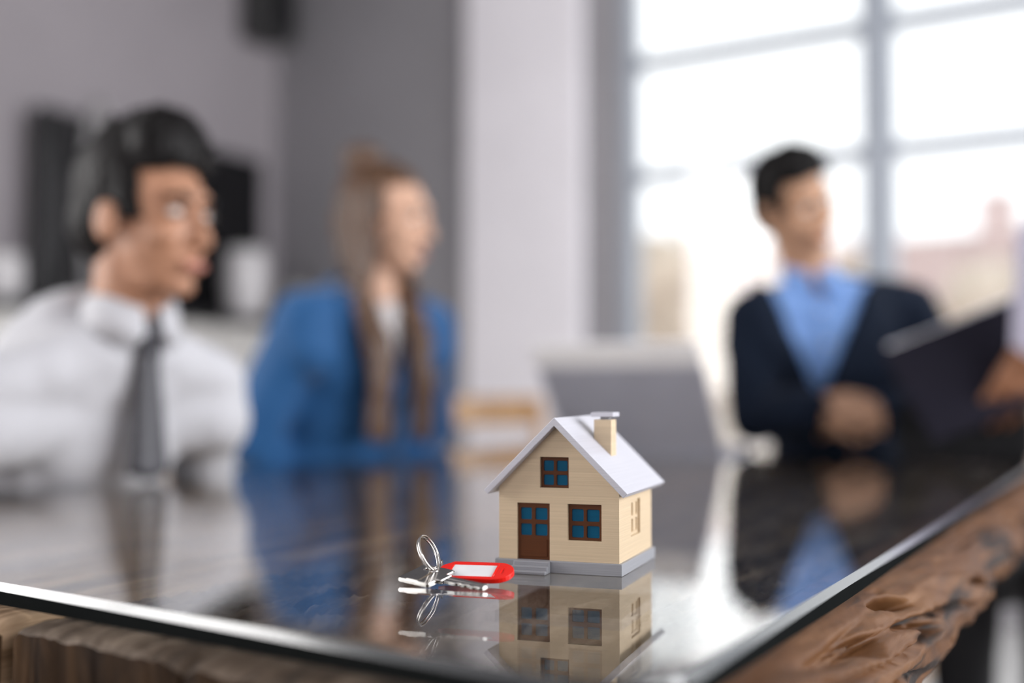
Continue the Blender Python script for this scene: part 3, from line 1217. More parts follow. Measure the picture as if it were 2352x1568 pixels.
def person(spec):
    """Seated figure from joint positions (world metres)."""
    J = {k: V(v) for k, v in spec['J'].items()}
    base = V((J['pelvis'].x, J['pelvis'].y, 0))
    f, up = flat(spec['fwd']), V((0, 0, 1))
    lf = V((-f.y, f.x, 0))                     # the person's left
    b = spec.get('build', 1.0)
    Hm = head_matrix(J['head'], spec['face'], spec.get('pitch', 0), spec.get('roll', 0))
    trot = frame_matrix(V((0, 0, 0)), lf, f, up).to_3x3()
    spine = (J['neck'] - J['pelvis']).normalized()

    def torso(g):
        """Trunk as stacked ellipsoids, g = extra thickness of clothing."""
        ch = J['chest']
        ab = spec['abdomen'] if 'abdomen' in spec else (J['chest'] * 0.45 + J['pelvis'] * 0.55)
        ab = V(ab)
        cw = spec.get('chest_w', 0.155) * b
        pr = [('e', ch, (cw + g, spec.get('chest_d', 0.108) * b + g, 0.165 + g), trot), ('e', ch.lerp(J['neck'], 0.55) - up * 0.03, (cw * 0.95 + g, 0.075 * b + g, 0.075 + g), trot),
              ('e', ab, (0.142 * b + g, 0.105 * b + g, 0.15 + g), trot), ('e', J['pelvis'] + up * 0.02, (0.165 * b + g, 0.12 * b + g, 0.11 + g), trot),
              ('e', (ab + J['pelvis']) * 0.5, (0.148 * b + g, 0.11 * b + g, 0.14 + g), trot), ('e', (ab + ch) * 0.5, (0.15 * b + g, 0.105 * b + g, 0.14 + g), trot)]
        for s in ('l', 'r'):
            pr.append(('c', J['neck'] - up * 0.045, J['sh' + s], 0.05 * b + g, 0.044 * b + g))
            pr.append(('c', ch + up * 0.02, J['sh' + s] - up * 0.06, 0.07 * b + g, 0.05 * b + g))
        return pr

    def arms(g, upto=1.0):
        pr = []
        for s in ('l', 'r'):
            w = J['el' + s].lerp(J['wr' + s], upto)
            pr += [('c', J['sh' + s], J['el' + s], 0.045 * b + g, 0.037 * b + g), ('c', J['el' + s], w, 0.037 * b + g, 0.029 * b + g)]
        return pr

    def legs(g):
        pr = []
        for s in ('l', 'r'):
            pr += [('c', J['hip' + s], J['kn' + s], 0.083 * b + g, 0.056 * b + g), ('c', J['kn' + s], J['an' + s], 0.054 * b + g, 0.036 + g)]
        return pr

    skin = spec['skin']
    pr = torso(0) + arms(0) + legs(0) + head_parts(Hm, spec.get('head', 1.0))
    pr += [('c', J['neck'] - up * 0.03, Hm @ V((0, -0.022, -0.045)), 0.058 * b, 0.053 * b)]
    for s, sd in (('l', 1), ('r', -1)):
        hs = spec['hand' + s]
        pr += hand_prims(J['wr' + s], hs[0], hs[1], hs[2], sd * spec.get('handside', 1))
        ft = J['an' + s]
        pr.append(('c', ft - up * 0.03, ft - up * 0.045 + f * 0.13, 0.036, 0.03))
    body = blob('person', pr, skin, None, base, voxel=0.0042, smooth=3)
    body.location = base
    tag(body, spec['label'], 'person')
    face_details(body, base, Hm @ Matrix.Scale(spec.get('head', 1.0), 4), skin, spec['hair'], spec['lip'], spec.get('brow', 1.0))
    # trousers and shoes
    blob('trousers', legs(0.012) + [('e', J['pelvis'] + up * 0.0, (0.178 * b, 0.135 * b, 0.115), trot)], spec['trousers'], body, base, voxel=0.009, smooth=3,
         folds=(0.004, (14, 14, 9)))
    m_shoe = plain('black_shoe_leather', (0.012, 0.011, 0.011), 0.3, var=0.1)
    for s in ('l', 'r'):
        ft = J['an' + s]
        blob('shoe', [('c', ft - up * 0.03, ft - up * 0.05 + f * 0.15, 0.045, 0.035), ('c', ft - up * 0.05, ft - up * 0.052 + f * 0.1, 0.034, 0.034)], m_shoe, body, base, voxel=0.008, smooth=2)
    # shirt
    nk = J['neck']
    g = 0.012
    long_sleeve = torso(g) + arms(g, 0.96)
    shirt = blob(spec.get('shirt_name', 'shirt'), long_sleeve, spec['shirt'], body, base, voxel=0.0075, smooth=12, folds=(spec.get('fold', 0.006), (13, 13, 6)),
                 cut=lambda co: (co - (nk + up * 0.03)).length < 0.058 * b and co.z > nk.z - 0.05)
    tree = bvh_of(shirt, base)

    def on_front(p, d, off):
        hit = tree.ray_cast(p + d * 0.6, -d)
        return (hit[0] + d * off) if hit[0] is not None else p + d * 0.12

    if spec.get('collar', True):
        # stand collar with two turned-down points
        bm = bmesh.new()
        n = 36
        rings = []
        ax = (Hm @ V((0, -0.02, -0.05)) - nk).normalized()
        for i in range(n):
            a = 2 * math.pi * i / n
            dirv = f * math.cos(a) + lf * math.sin(a)
            front = max(0, math.cos(a))
            r = 0.058 * b
            c = nk - up * 0.016
            top = c + ax * (0.052 - 0.022 * front ** 3) + dirv * (r + 0.002)
            fold_ = c + ax * (0.054 - 0.022 * front ** 3) + dirv * (r + 0.008)
            low = c + ax * (-0.002 - 0.030 * max(0, math.cos(a * 1.0)) ** 2 * (1 if abs(math.sin(a)) > 0.18 else 0.2)) + dirv * (r + 0.018 + 0.014 * front)
            inner = c - ax * 0.02 + dirv * r
            rings.append([bm.verts.new(p - base) for p in (inner, top, fold_, low)])
        for i in range(n):
            A, B = rings[i], rings[(i + 1) % n]
            if abs(math.sin(2 * math.pi * (i + 0.5) / n)) < 0.09 and math.cos(2 * math.pi * (i + 0.5) / n) > 0:
                continue
            for kx in range(3):
                bm.faces.new((A[kx], A[kx + 1], B[kx + 1], B[kx]))
        co = obj('collar', bm, spec['shirt'], body, smooth=True)
        md = co.modifiers.new('t', 'SOLIDIFY')
        md.thickness = 0.003
    if spec.get('placket', False):
        m_btn = plain('shirt_button', (0.7, 0.72, 0.75), 0.3, var=0.05)
        for kz in range(4):
            p = on_front(nk - spine * (0.08 + 0.085 * kz), f, 0.004)
            bm = bmesh.new()
            ellipsoid(bm, p - base, (0.006, 0.006, 0.006))
            obj('button', bm, m_btn, body, smooth=True)
    if 'tie' in spec:
        bm = bmesh.new()
        rows = []
        steps = 22
        for i in range(steps + 1):
            t = i / steps
            top_ = on_front(nk - up * 0.035 + f * 0.02, f, 0.010)
            q = top_ - up * (min(0.40, top_.z - TZ - 0.004) * t)
            sf = on_front(q, f, 0.007)
            if (sf - q).dot(f) > 0:
                q = sf
            w = 0.020 if i < 3 else 0.015 + 0.017 * min(1, t * 1.1)
            if i == steps:
                w = 0.004
            rows.append([bm.verts.new(q + lf * w - base), bm.verts.new(q + f * 0.006 - base), bm.verts.new(q - lf * w - base)])
        for A, B in zip(rows, rows[1:]):
            for kx in range(2):
                bm.faces.new((A[kx], A[kx + 1], B[kx + 1], B[kx]))
        tie = obj('tie', bm, spec['tie'], body, smooth=True)
        md = tie.modifiers.new('t', 'SOLIDIFY')
        md.thickness = 0.004
        q = on_front(nk - up * 0.03 + f * 0.02, f, 0.006)
        blob('tie_knot', [('c', q + up * 0.012, q - up * 0.018, 0.021, 0.013)], spec['tie'], body, base, voxel=0.004, smooth=2)
    if 'jacket' in spec:
        gj = 0.026
        ch = J['chest']
        zb, zt, kw = spec['vee']

        def cutj(co):
            l = co - nk
            if (co - (nk + up * 0.035)).length < 0.085 * b and co.z > nk.z - 0.035:
                return True
            x, y = l.dot(lf), (co - ch).dot(f)
            if y > 0.03 and co.z > zb and abs(x) < kw * (co.z - zb) / (zt - zb) and abs(x) < 0.135:
                return True
            return False
        jk = blob('jacket', torso(gj) + arms(gj, 0.90), spec['jacket'], body, base, voxel=0.0075, smooth=12, folds=(0.006, (10, 10, 7)), cut=cutj, thick=0.004)
        jt = bvh_of(jk, base)
        for s in (-1, 1):
            bm = bmesh.new()
            rows = []
            for i in range(15):
                t = i / 14
                z = zb + (zt - zb) * (0.0 + 0.98 * t)
                xin = kw * (z - zb) / (zt - zb) - 0.010
                wl_ = 0.012 + 0.055 * math.sin(min(1, t * 1.25) * math.pi * 0.62) * (1 if t < 0.86 else 0.55)
                row = []
                for fr_ in (0.0, 0.5, 1.0):
                    p = V((nk.x, nk.y, z)) + lf * s * (xin + (wl_ + 0.012) * fr_)
                    h1, h2 = jt.ray_cast(p + lf * s * (0.016 if fr_ < 0.3 else 0.0) + f * 0.6, -f), tree.ray_cast(p + f * 0.6, -f)
                    dd = max([(h[0] - p).dot(f) for h in (h1, h2) if h[0] is not None and (h[0] - p).dot(f) > 0] or [0.1])
                    q = p + f * (dd + 0.007)
                    row.append(bm.verts.new(q - base))
                rows.append(row)
            for A, B in zip(rows, rows[1:]):
                for kx in range(2):
                    bm.faces.new((A[kx], A[kx + 1], B[kx + 1], B[kx]))
            lp = obj('lapel', bm, spec['jacket'], jk, smooth=True)
            md = lp.modifiers.new('t', 'SOLIDIFY')
            md.thickness = 0.004
        for s in ('l', 'r'):
            d = (J['wr' + s] - J['el' + s]).normalized()
            p0 = J['wr' + s] - d * 0.03
            bm = bmesh.new()
            tube(bm, [p0 - base, p0 + d * 0.035 - base], [0.046 * b, 0.045 * b], 18)
            obj('cuff', bm, spec['shirt'], body, smooth=True)
    spec['hairfn'](body, base, Hm)
    return body


def strands(bm_list, n, fn, r=0.006):
    for i in range(n):
        pts = fn(i)
        bm_list += [('c', a, c, r, r * 0.9) for a, c in zip(pts, pts[1:])]


# skins and cloth
m_skin_a = plain('warm_skin', (0.42, 0.21, 0.125), 0.5, var=0.08, scale=30)
m_skin_b = plain('fair_skin', (0.66, 0.40, 0.28), 0.5, var=0.06, scale=30)
m_skin_c = plain('tan_skin', (0.55, 0.31, 0.19), 0.5, var=0.08, scale=30)
m_skin_d = plain('brown_skin', (0.22, 0.09, 0.04), 0.5, var=0.08, scale=30)
m_lip_a = plain('lip', (0.42, 0.17, 0.13), 0.4, var=0.05)
m_hair_black = plain('black_hair', (0.006, 0.005, 0.005), 0.5, spec=0.15, var=0.4, scale=60, stretch=(1, 1, 0.2), bump=0.002)
m_hair_brown = plain('brown_hair', (0.085, 0.040, 0.018), 0.42, var=0.45, scale=50, stretch=(1.6, 1.6, 0.12), bump=0.003)
m_shirt_white = plain('white_cotton', (0.53, 0.53, 0.56), 0.8, var=0.03, scale=10, sheen=0.2)
m_shirt_blue = plain('light_blue_cotton', (0.22, 0.40, 0.80), 0.8, var=0.04, scale=10, sheen=0.2)
m_shirt_lilac = plain('pale_lilac_cotton', (0.55, 0.53, 0.66), 0.8, var=0.04, scale=10, sheen=0.2)
m_top_white = plain('white_blouse', (0.66, 0.63, 0.63), 0.8, var=0.03, scale=10)
m_tie = plain('charcoal_silk', (0.055, 0.055, 0.065), 0.45, var=0.15, scale=120)
m_jacket_navy = plain('navy_wool', (0.006, 0.012, 0.027), 0.85, var=0.15, scale=90, spec=0.2, sheen=0.03)
m_jacket_blue = plain('royal_blue_wool', (0.004, 0.080, 0.235), 0.75, var=0.1, scale=80, sheen=0.2)
m_trousers = plain('black_trousers', (0.010, 0.010, 0.012), 0.8, var=0.15, scale=60)


def hair_short(volume, mat, quiff=0.0, fade=0.0):
    def fn(body, base, Hm):
        rot = Hm.to_3x3()

        def P(x, y, z):
            return Hm @ V((x, y, z))
        v = volume
        pr = [('e', P(0, -0.018, 0.045), (0.079 + v * 0.35, 0.099 + v * 0.3, 0.080 + v), rot), ('e', P(0, -0.055, -0.005), (0.074 + v * 0.2, 0.058 + v * 0.3, 0.075), rot),
              ('e', P(0, 0.035, 0.095 + quiff * 0.3), (0.062 + v * 0.4, 0.05 + v * 0.2, 0.032 + v * 0.8 + quiff), rot)]
        rnd = random.Random(5)
        for _ in range(46):
            a, rr = rnd.uniform(-math.pi, math.pi), rnd.uniform(0.1, 1)
            x, y = 0.072 * rr * math.cos(a), -0.012 + 0.088 * rr * math.sin(a)
            z = 0.045 + (0.078 + v) * math.sqrt(max(0.02, 1 - rr * rr))
            d = V((x * 0.25 + rnd.uniform(-0.01, 0.01), 0.02 + rnd.uniform(-0.012, 0.014), 0.016 + rnd.uniform(0, 0.012)))
            pr.append(('c', P(x, y, z - 0.004), P(x + d.x, y + d.y, z + d.z * (0.4 + v * 14)), 0.012, 0.005))
        for s in (-1, 1):
            pr.append(('c', P(s * 0.076, 0.022, 0.03), P(s * 0.074, 0.026, -0.008), 0.010, 0.006))
        inv = Hm.inverted()

        def cut(co):
            l = inv @ co
            if l.y > 0.045 and l.z < 0.062 + 0.25 * max(0, l.y - 0.06):
                return True
            if l.z < 0.0 and l.y > -0.02 and abs(l.x) < 0.3 and not (l.z > -0.012 and 0.008 < l.y < 0.045):
                return True
            return l.z < -0.07
        blob('hair', pr, mat, body, base, voxel=0.0045, smooth=1, cut=cut, folds=(0.0025, (90, 90, 40)), thick=0.01)
    return fn


def hair_long(mat):
    def fn(body, base, Hm):
        rot = Hm.to_3x3()

        def P(x, y, z):
            return Hm @ V((x, y, z))
        rnd = random.Random(9)
        cap = [('e', P(0, -0.022, 0.042), (0.085, 0.099, 0.088), rot), ('e', P(0, -0.06, -0.01), (0.082, 0.06, 0.09), rot)]
        inv = Hm.inverted()

        def cut(co):
            l = inv @ co
            lim = 0.052 + 0.9 * abs(l.x) * 0.0
            return l.y > 0.030 and l.z < 0.085 - 0.35 * (l.y - 0.03) * 0 and (l.z < 0.072 or l.y > 0.07) or (l.z < -0.02 and l.y > 0.004 and abs(l.x) < 0.075)
        h = blob('hair', cap, mat, body, base, voxel=0.005, smooth=2, cut=cut, folds=(0.003, (70, 70, 25)), thick=0.012)
        # gathered knot high on the back of the head
        kn = [('e', P(0, -0.075, 0.125), (0.044, 0.046, 0.038), rot)]
        for i in range(14):
            a = i / 14 * 2 * math.pi
            kn.append(('c', P(0.026 * math.cos(a), -0.075 + 0.026 * math.sin(a), 0.105), P(0.034 * math.cos(a + 0.9), -0.075 + 0.034 * math.sin(a + 0.9), 0.145), 0.014, 0.010))
        blob('hair_knot', kn, mat, body, base, voxel=0.0045, smooth=1, folds=(0.002, (90, 90, 60)))
        # long locks falling in front of both shoulders
        for s in (-1, 1):
            pr = []
            for i in range(26):
                u = rnd.uniform(-1, 1)
                x0, y0 = s * (0.070 + 0.008 * rnd.random()), -0.030 + 0.040 * u
                pts = [P(x0, y0, 0.045), P(s * 0.084, y0 + 0.005, -0.03)]
                e = P(s * 0.086, y0 + 0.015, -0.10)
                pts.append(e)
                f = V((Hm[0][1], Hm[1][1], 0)).normalized()
                tf = V((0.707, -0.707, 0))
                lf_ = V((0.707, 0.707, 0))
                for kk, (dz, out) in enumerate(((-0.09, 0.05), (-0.17, 0.085), (-0.26, 0.10), (-0.34 - 0.04 * rnd.random(), 0.09))):
                    c = V((-0.315, 2.575, e.z))
                    side = s * (0.062 + 0.02 * u + 0.012 * rnd.uniform(-1, 1)) * (1 - 0.04 * kk)
                    pts.append(V((c.x, c.y, e.z + dz)) - lf_ * side + tf * (out + 0.02 + 0.01 * rnd.uniform(-1, 1)))
                pr += [('c', a, c, 0.0095, 0.0085) for a, c in zip(pts, pts[1:])]
            blob('long_lock', pr, mat, body, base, voxel=0.005, smooth=2, folds=(0.003, (60, 60, 12)))
    return fn


def N(nd, td, z):
    """Point by distance nd across (negative = beyond the left table edge) and td along the table."""
    return (0.877 * nd + 0.4805 * td, -0.4805 * nd + 0.877 * td, z)


def lap_legs(pel, f, ln=0.40, gap=0.10, seat=0.53):
    p = V(pel)
    f = flat(f)
    l = V((-f.y, f.x, 0))
    d = {}
    for s, k in (('l', 1), ('r', -1)):
        hip = p + l * k * 0.085 - V((0, 0, 0.03))
        kn = hip + f * ln + l * k * (gap - 0.085)
        kn.z = seat
        an = kn + f * 0.02
        an.z = 0.095
        d['hip' + s], d['kn' + s], d['an' + s] = hip, kn, an
    return d


# man in white shirt (left foreground)
P1 = dict(
    label='person in white shirt and dark tie with black hair, facing right',
    fwd=(0.72, -0.69), face=(0.91, -0.41), pitch=R(-3), roll=0,
    skin=m_skin_a, hair=m_hair_black, lip=m_lip_a, shirt=m_shirt_white, tie=m_tie, trousers=m_trousers,
    hairfn=hair_short(0.025, m_hair_black, quiff=0.014), fold=0.007, chest_d=0.10, chest_w=0.15,
    J=dict(head=(-0.545, 1.745, 1.142), neck=(-0.585, 1.785, 0.992), chest=(-0.655, 1.826, 0.872), pelvis=N(-1.66, 1.28, 0.57),
           shl=(-0.49, 1.925, 0.900), shr=(-0.735, 1.655, 0.888), ell=(-0.545, 2.03, 0.685), elr=(-0.85, 1.67, 0.68), wrl=(-0.635, 1.98, 0.615), wrr=(-0.76, 1.80, 0.615)),
    abdomen=N(-1.53, 1.285, 0.775),
    handl=((-0.5, -0.75, -0.1), (0.1, 0.0, 1), 0.35), handr=((0.6, 0.5, -0.1), (0.0, 0.1, 1), 0.35))
P1['J'].update(lap_legs(P1['J']['pelvis'], (0.877, -0.48)))

# woman in blue blazer
P2 = dict(
    label='person in blue blazer with long brown hair tied up at the back',
    fwd=(0.707, -0.707), face=(0.93, -0.36), pitch=R(-6), roll=R(0), build=0.88, chest_w=0.15,
    skin=m_skin_b, hair=m_hair_brown, lip=m_lip_a, shirt=m_top_white, shirt_name='blouse', jacket=m_jacket_blue, trousers=m_trousers, collar=False,
    vee=(0.86, 1.10, 0.075), hairfn=hair_long(m_hair_brown), head=0.96, brow=0.55,
    J=dict(head=(-0.272, 2.55, 1.258), neck=(-0.305, 2.57, 1.095), chest=(-0.348, 2.597, 0.955), pelvis=N(-1.64, 2.11, 0.57),
           shl=(-0.195, 2.70, 1.035), shr=(-0.435, 2.46, 1.035), ell=(-0.20, 2.86, 0.79), elr=(-0.545, 2.47, 0.78), wrl=(-0.33, 2.74, 0.64), wrr=(-0.455, 2.60, 0.635)),
    handl=((-0.5, -0.75, -0.1), (0.1, 0.0, 1), 0.35), handr=((0.6, 0.5, -0.1), (0.0, 0.1, 1), 0.35))
P2['J'].update(lap_legs(P2['J']['pelvis'], (0.877, -0.48)))

# man in dark jacket at the far end
P3 = dict(
    label='person in dark jacket and light blue shirt with clasped hands, leaning at the far end',
    fwd=(-0.18, -0.98), face=(0.50, -0.86), pitch=R(-12), roll=R(21),
    skin=m_skin_c, hair=m_hair_black, lip=m_lip_a, shirt=m_shirt_blue, jacket=m_jacket_navy, trousers=m_trousers, placket=True,
    vee=(0.84, 1.14, 0.125), hairfn=hair_short(0.012, m_hair_black, quiff=0.008),
    J=dict(head=(0.660, 2.74, 1.322), neck=(0.725, 2.80, 1.150), chest=(0.775, 2.835, 0.985), pelvis=(0.83, 2.97, 0.60),
           shl=(0.955, 2.83, 1.082), shr=(0.570, 2.76, 1.055), ell=(1.03, 2.70, 0.835), elr=(0.555, 2.70, 0.825), wrl=(0.825, 2.60, 0.832), wrr=(0.652, 2.555, 0.846)),
    abdomen=(0.805, 2.92, 0.79),
    handl=((-0.95, -0.12, 0.05), (-0.1, -0.85, 0.5), 0.45), handr=((0.97, -0.05, 0.0), (0.1, -0.85, 0.5), 0.30))
P3['J'].update(lap_legs(P3['J']['pelvis'], (-0.55, -0.83), ln=0.42))

# person at the right edge, holding the folder
P4 = dict(
    label='person in pale lilac shirt and black trousers holding a dark folder at the right edge',
    fwd=(-0.92, 0.10), face=(-0.95, 0.2), pitch=R(-8), roll=0,
    skin=m_skin_d, hair=m_hair_black, lip=m_lip_a, shirt=m_shirt_lilac, trousers=m_trousers,
    hairfn=hair_short(0.010, m_hair_black),
    J=dict(head=(1.36, 2.42, 1.335), neck=(1.37, 2.42, 1.17), chest=(1.39, 2.42, 1.00), pelvis=(1.36, 2.42, 0.575),
           shl=(1.28, 2.25, 1.14), shr=(1.335, 2.59, 1.11), ell=(0.985, 2.17, 1.165), elr=(1.17, 2.60, 0.92), wrl=(0.985, 2.225, 0.968), wrr=(1.04, 2.43, 0.90)),
    handl=((-0.40, 0.12, -0.9), (0.1, -0.95, -0.1), 0.22), handr=((-0.75, -0.5, 0.2), (0.5, 0.6, 0.2), 0.3))
P4['J'].update(lap_legs(P4['J']['pelvis'], (-0.86, -0.5), ln=0.52, seat=0.54))

for spec in (P1, P2, P3, P4):
    person(spec)


# ------------------------------------------------------------------ chairs
m_chair_wood = wood('light_chair_wood', (0.34, 0.18, 0.08), (0.52, 0.31, 0.15), (0.66, 0.43, 0.24), (50, 50, 4), 0.4, 0.0004, coat=0.2)


def make_chair(loc, rotz, label, seat_z=0.45):
    """Wooden dining chair; local +y is where the sitter faces."""
    root = empty('wooden_chair', loc, rotz)
    tag(root, label, 'chair', 'wooden chairs at the table')
    bm = bmesh.new()
    box(bm, (-0.215, -0.21, seat_z - 0.03), (0.215, 0.21, seat_z), bev=0.01, seg=3)
    obj('seat', bm, m_chair_wood, root)
    for sx in (-1, 1):
        bm = bmesh.new()
        tube(bm, [(sx * 0.185, 0.175, 0.0), (sx * 0.18, 0.17, seat_z - 0.02)], [0.017, 0.021], 10)
        obj('leg', bm, m_chair_wood, root)
        bm = bmesh.new()
        tube(bm, [(sx * 0.19, -0.235, 0.0), (sx * 0.185, -0.195, seat_z - 0.03), (sx * 0.18, -0.20, seat_z + 0.1), (sx * 0.175, -0.265, 0.86)], [0.017, 0.021, 0.02, 0.016], 10)
        obj('leg', bm, m_chair_wood, root)
    for z0, z1, y in ((0.775, 0.865, -0.262), (0.62, 0.67, -0.235)):
        bm = bmesh.new()
        pts = []
        n = 10
        for i in range(n + 1):
            x = -0.18 + 0.36 * i / n
            yy = y - 0.03 * (1 - (x / 0.18) ** 2)
            pts.append((x, yy))
        A = [[bm.verts.new((x, yy + dy, z)) for (dy, z) in ((-0.009, z0), (0.009, z0), (0.009, z1), (-0.009, z1))] for x, yy in pts]
        for P_, Q_ in zip(A, A[1:]):
            for i in range(4):
                bm.faces.new((P_[i], P_[(i + 1) % 4], Q_[(i + 1) % 4], Q_[i]))
        bm.faces.new(A[0][::-1])
        bm.faces.new(A[-1])
        obj('back_rail', bm, m_chair_wood, root)
    for sx in (-1, 1):
        bm = bmesh.new()
        tube(bm, [(sx * 0.183, 0.172, 0.2), (sx * 0.187, -0.215, 0.2)], 0.011, 8)
        obj('stretcher', bm, m_chair_wood, root)
    return root


def chair_for(spec, f, label, back=0.02):
    p = V(spec['J']['pelvis'])
    f = flat(f)
    make_chair((p.x - f.x * back, p.y - f.y * back, 0), math.atan2(f.y, f.x) - math.pi / 2, label)


chair_for(P1, (0.877, -0.48), 'light wooden chair under the person in the white shirt')
chair_for(P2, (0.877, -0.48), 'light wooden chair under the person in the blue blazer')
chair_for(P3, (-0.55, -0.83), 'light wooden chair under the person in the dark jacket')
chair_for(P4, (-0.92, 0.10), 'light wooden chair under the person in the lilac shirt')
make_chair((0.035, 3.50, 0), R(205), 'empty light wooden chair between the blue blazer and the laptop')


# black bag on the far right corner of the table
def make_bag():
    m_lea = plain('black_leather', (0.006, 0.006, 0.007), 0.6, spec=0.15, var=0.2, scale=60, bump=0.0006)
    c = V((0.90, 2.345, TZ))
    root = empty('black_bag', c, R(-20))
    tag(root, 'black leather bag standing on the far right corner of the table', 'bag')
    bm = bmesh.new()
    prism(bm, [(-0.055, 0.001), (0.055, 0.001), (0.05, 0.07), (0.03, 0.112), (-0.03, 0.112), (-0.05, 0.07)], 'x', -0.125, 0.125)
    bmesh.ops.bevel(bm, geom=bm.edges[:], offset=0.008, segments=3, affect='EDGES')
    obj('body', bm, m_lea, root)
    bm = bmesh.new()
    tube(bm, [(-0.05, 0, 0.108), (-0.045, 0, 0.135), (0.0, 0, 0.148), (0.045, 0, 0.135), (0.05, 0, 0.108)], 0.007, 8)
    obj('handle', bm, m_lea, root, smooth=True)
    bm = bmesh.new()
    box(bm, (-0.012, -0.056, 0.05), (0.012, -0.046, 0.075), bev=0.002)
    obj('clasp', bm, m_black_steel, root)


make_bag()


# ------------------------------------------------------------------ folder with papers, held at the right
def make_folder():
    m_fold = plain('dark_navy_cover', (0.006, 0.005, 0.012), 0.65, spec=0.2, var=0.1, scale=40)
    m_paper = plain('white_paper', (0.78, 0.78, 0.84), 0.7, var=0.02, scale=20)
    A = V((0.735, 2.335, 0.965))                 # top left corner
    x = V((0.34, -0.02, 0.135)).normalized()
    z0 = V((-0.06, 0.10, 0.2))
    z = (z0 - x * x.dot(z0)).normalized()
    y = z.cross(x)
    root = empty('folder', A - z * 0.215)
    tag(root, 'dark navy document folder held over the far right table corner', 'folder')
    F = Matrix.Translation(-(A - z * 0.215)) @ frame_matrix(A, x, y, z)
    bm = bmesh.new()
    box(bm, (0, -0.003, -0.215), (0.315, 0.0, 0.0), bev=0.001, mat=F)
    obj('front_cover', bm, m_fold, root)
    bm = bmesh.new()
    box(bm, (0, 0.006, -0.215), (0.315, 0.009, 0.002), bev=0.001, mat=F @ Matrix.Rotation(R(-5), 4, 'X'))
    obj('back_cover', bm, m_fold, root)
    for dx, dz, r in ((0.004, 0.008, 2), (0.05, 0.004, -1)):
        bm = bmesh.new()
        box(bm, (0.01 + dx, 0.0015 + dx * 0.03, -0.2 + dz), (0.24 + dx, 0.0022 + dx * 0.03, 0.0 + dz), mat=F @ Matrix.Rotation(R(r), 4, 'Y'))
        obj('paper_sheet', bm, m_paper, root)


make_folder()


# ------------------------------------------------------------------ laptop
def make_laptop():
    m_alu = plain('grey_aluminium', (0.46, 0.48, 0.57), 0.45, metal=0.25, var=0.04, scale=20)
    m_strip = plain('pale_lid_strip', (0.93, 0.93, 0.95), 0.5, var=0.03, scale=20)
    m_key = plain('dark_keys', (0.03, 0.03, 0.035), 0.5, var=0.1)
    m_scr = plain('dark_screen', (0.015, 0.016, 0.02), 0.12, var=0.1)
    hinge_l, hinge_r = V((0.118, 2.575, TZ + 0.008)), V((0.438, 2.415, TZ + 0.008))
    x = (hinge_r - hinge_l).normalized()
    L = (hinge_r - hinge_l).length
    yb = V((-x.y, x.x, 0))                        # away from the viewer, where the keyboard lies
    c = (hinge_l + hinge_r) / 2
    root = empty('laptop', V((c.x, c.y, TZ)))
    tag(root, 'open grey laptop with its lid turned to the viewer behind the model house', 'laptop')
    O = V((c.x, c.y, TZ))
    F = Matrix.Translation(-O) @ frame_matrix(hinge_l, x, yb, V((0, 0, 1)))
    bm = bmesh.new()
    box(bm, (0, 0.0, -0.0075), (L, 0.205, 0.006), bev=0.003, mat=F)
    base_ = obj('base', bm, m_alu, root)
    bm = bmesh.new()
    for r in range(5):
        for k in range(13):
            box(bm, (0.025 + k * (L - 0.05) / 13, 0.05 + r * 0.019, 0.006), (0.025 + k * (L - 0.05) / 13 + 0.018, 0.05 + r * 0.019 + 0.015, 0.0075), mat=F)
    obj('keyboard', bm, m_key, base_)
    bm = bmesh.new()
    box(bm, (L / 2 - 0.05, 0.15, 0.006), (L / 2 + 0.05, 0.198, 0.0065), mat=F)
    obj('touchpad', bm, m_strip, base_)
    # lid leans towards the viewer
    z0 = V((-0.10, -0.16, 0.24))
    z = (z0 - x * x.dot(z0)).normalized()
    y = z.cross(x)
    G = Matrix.Translation(-O) @ frame_matrix(hinge_l, x, y, z)
    H = 0.285
    bm = bmesh.new()
    box(bm, (0, -0.006, 0.004), (L, 0.0, H - 0.058), bev=0.002, mat=G)
    lid = obj('lid', bm, m_alu, root)
    bm = bmesh.new()
    box(bm, (0, -0.0065, H - 0.058), (L, 0.0005, H), bev=0.002, mat=G)
    o = obj('lid_strip', bm, m_strip, lid)
    o['label'] = 'pale strip along the top of the lid'
    bm = bmesh.new()
    box(bm, (0.01, 0.0, 0.015), (L - 0.01, 0.0012, H - 0.014), mat=G)
    obj('screen', bm, m_scr, lid)


make_laptop()


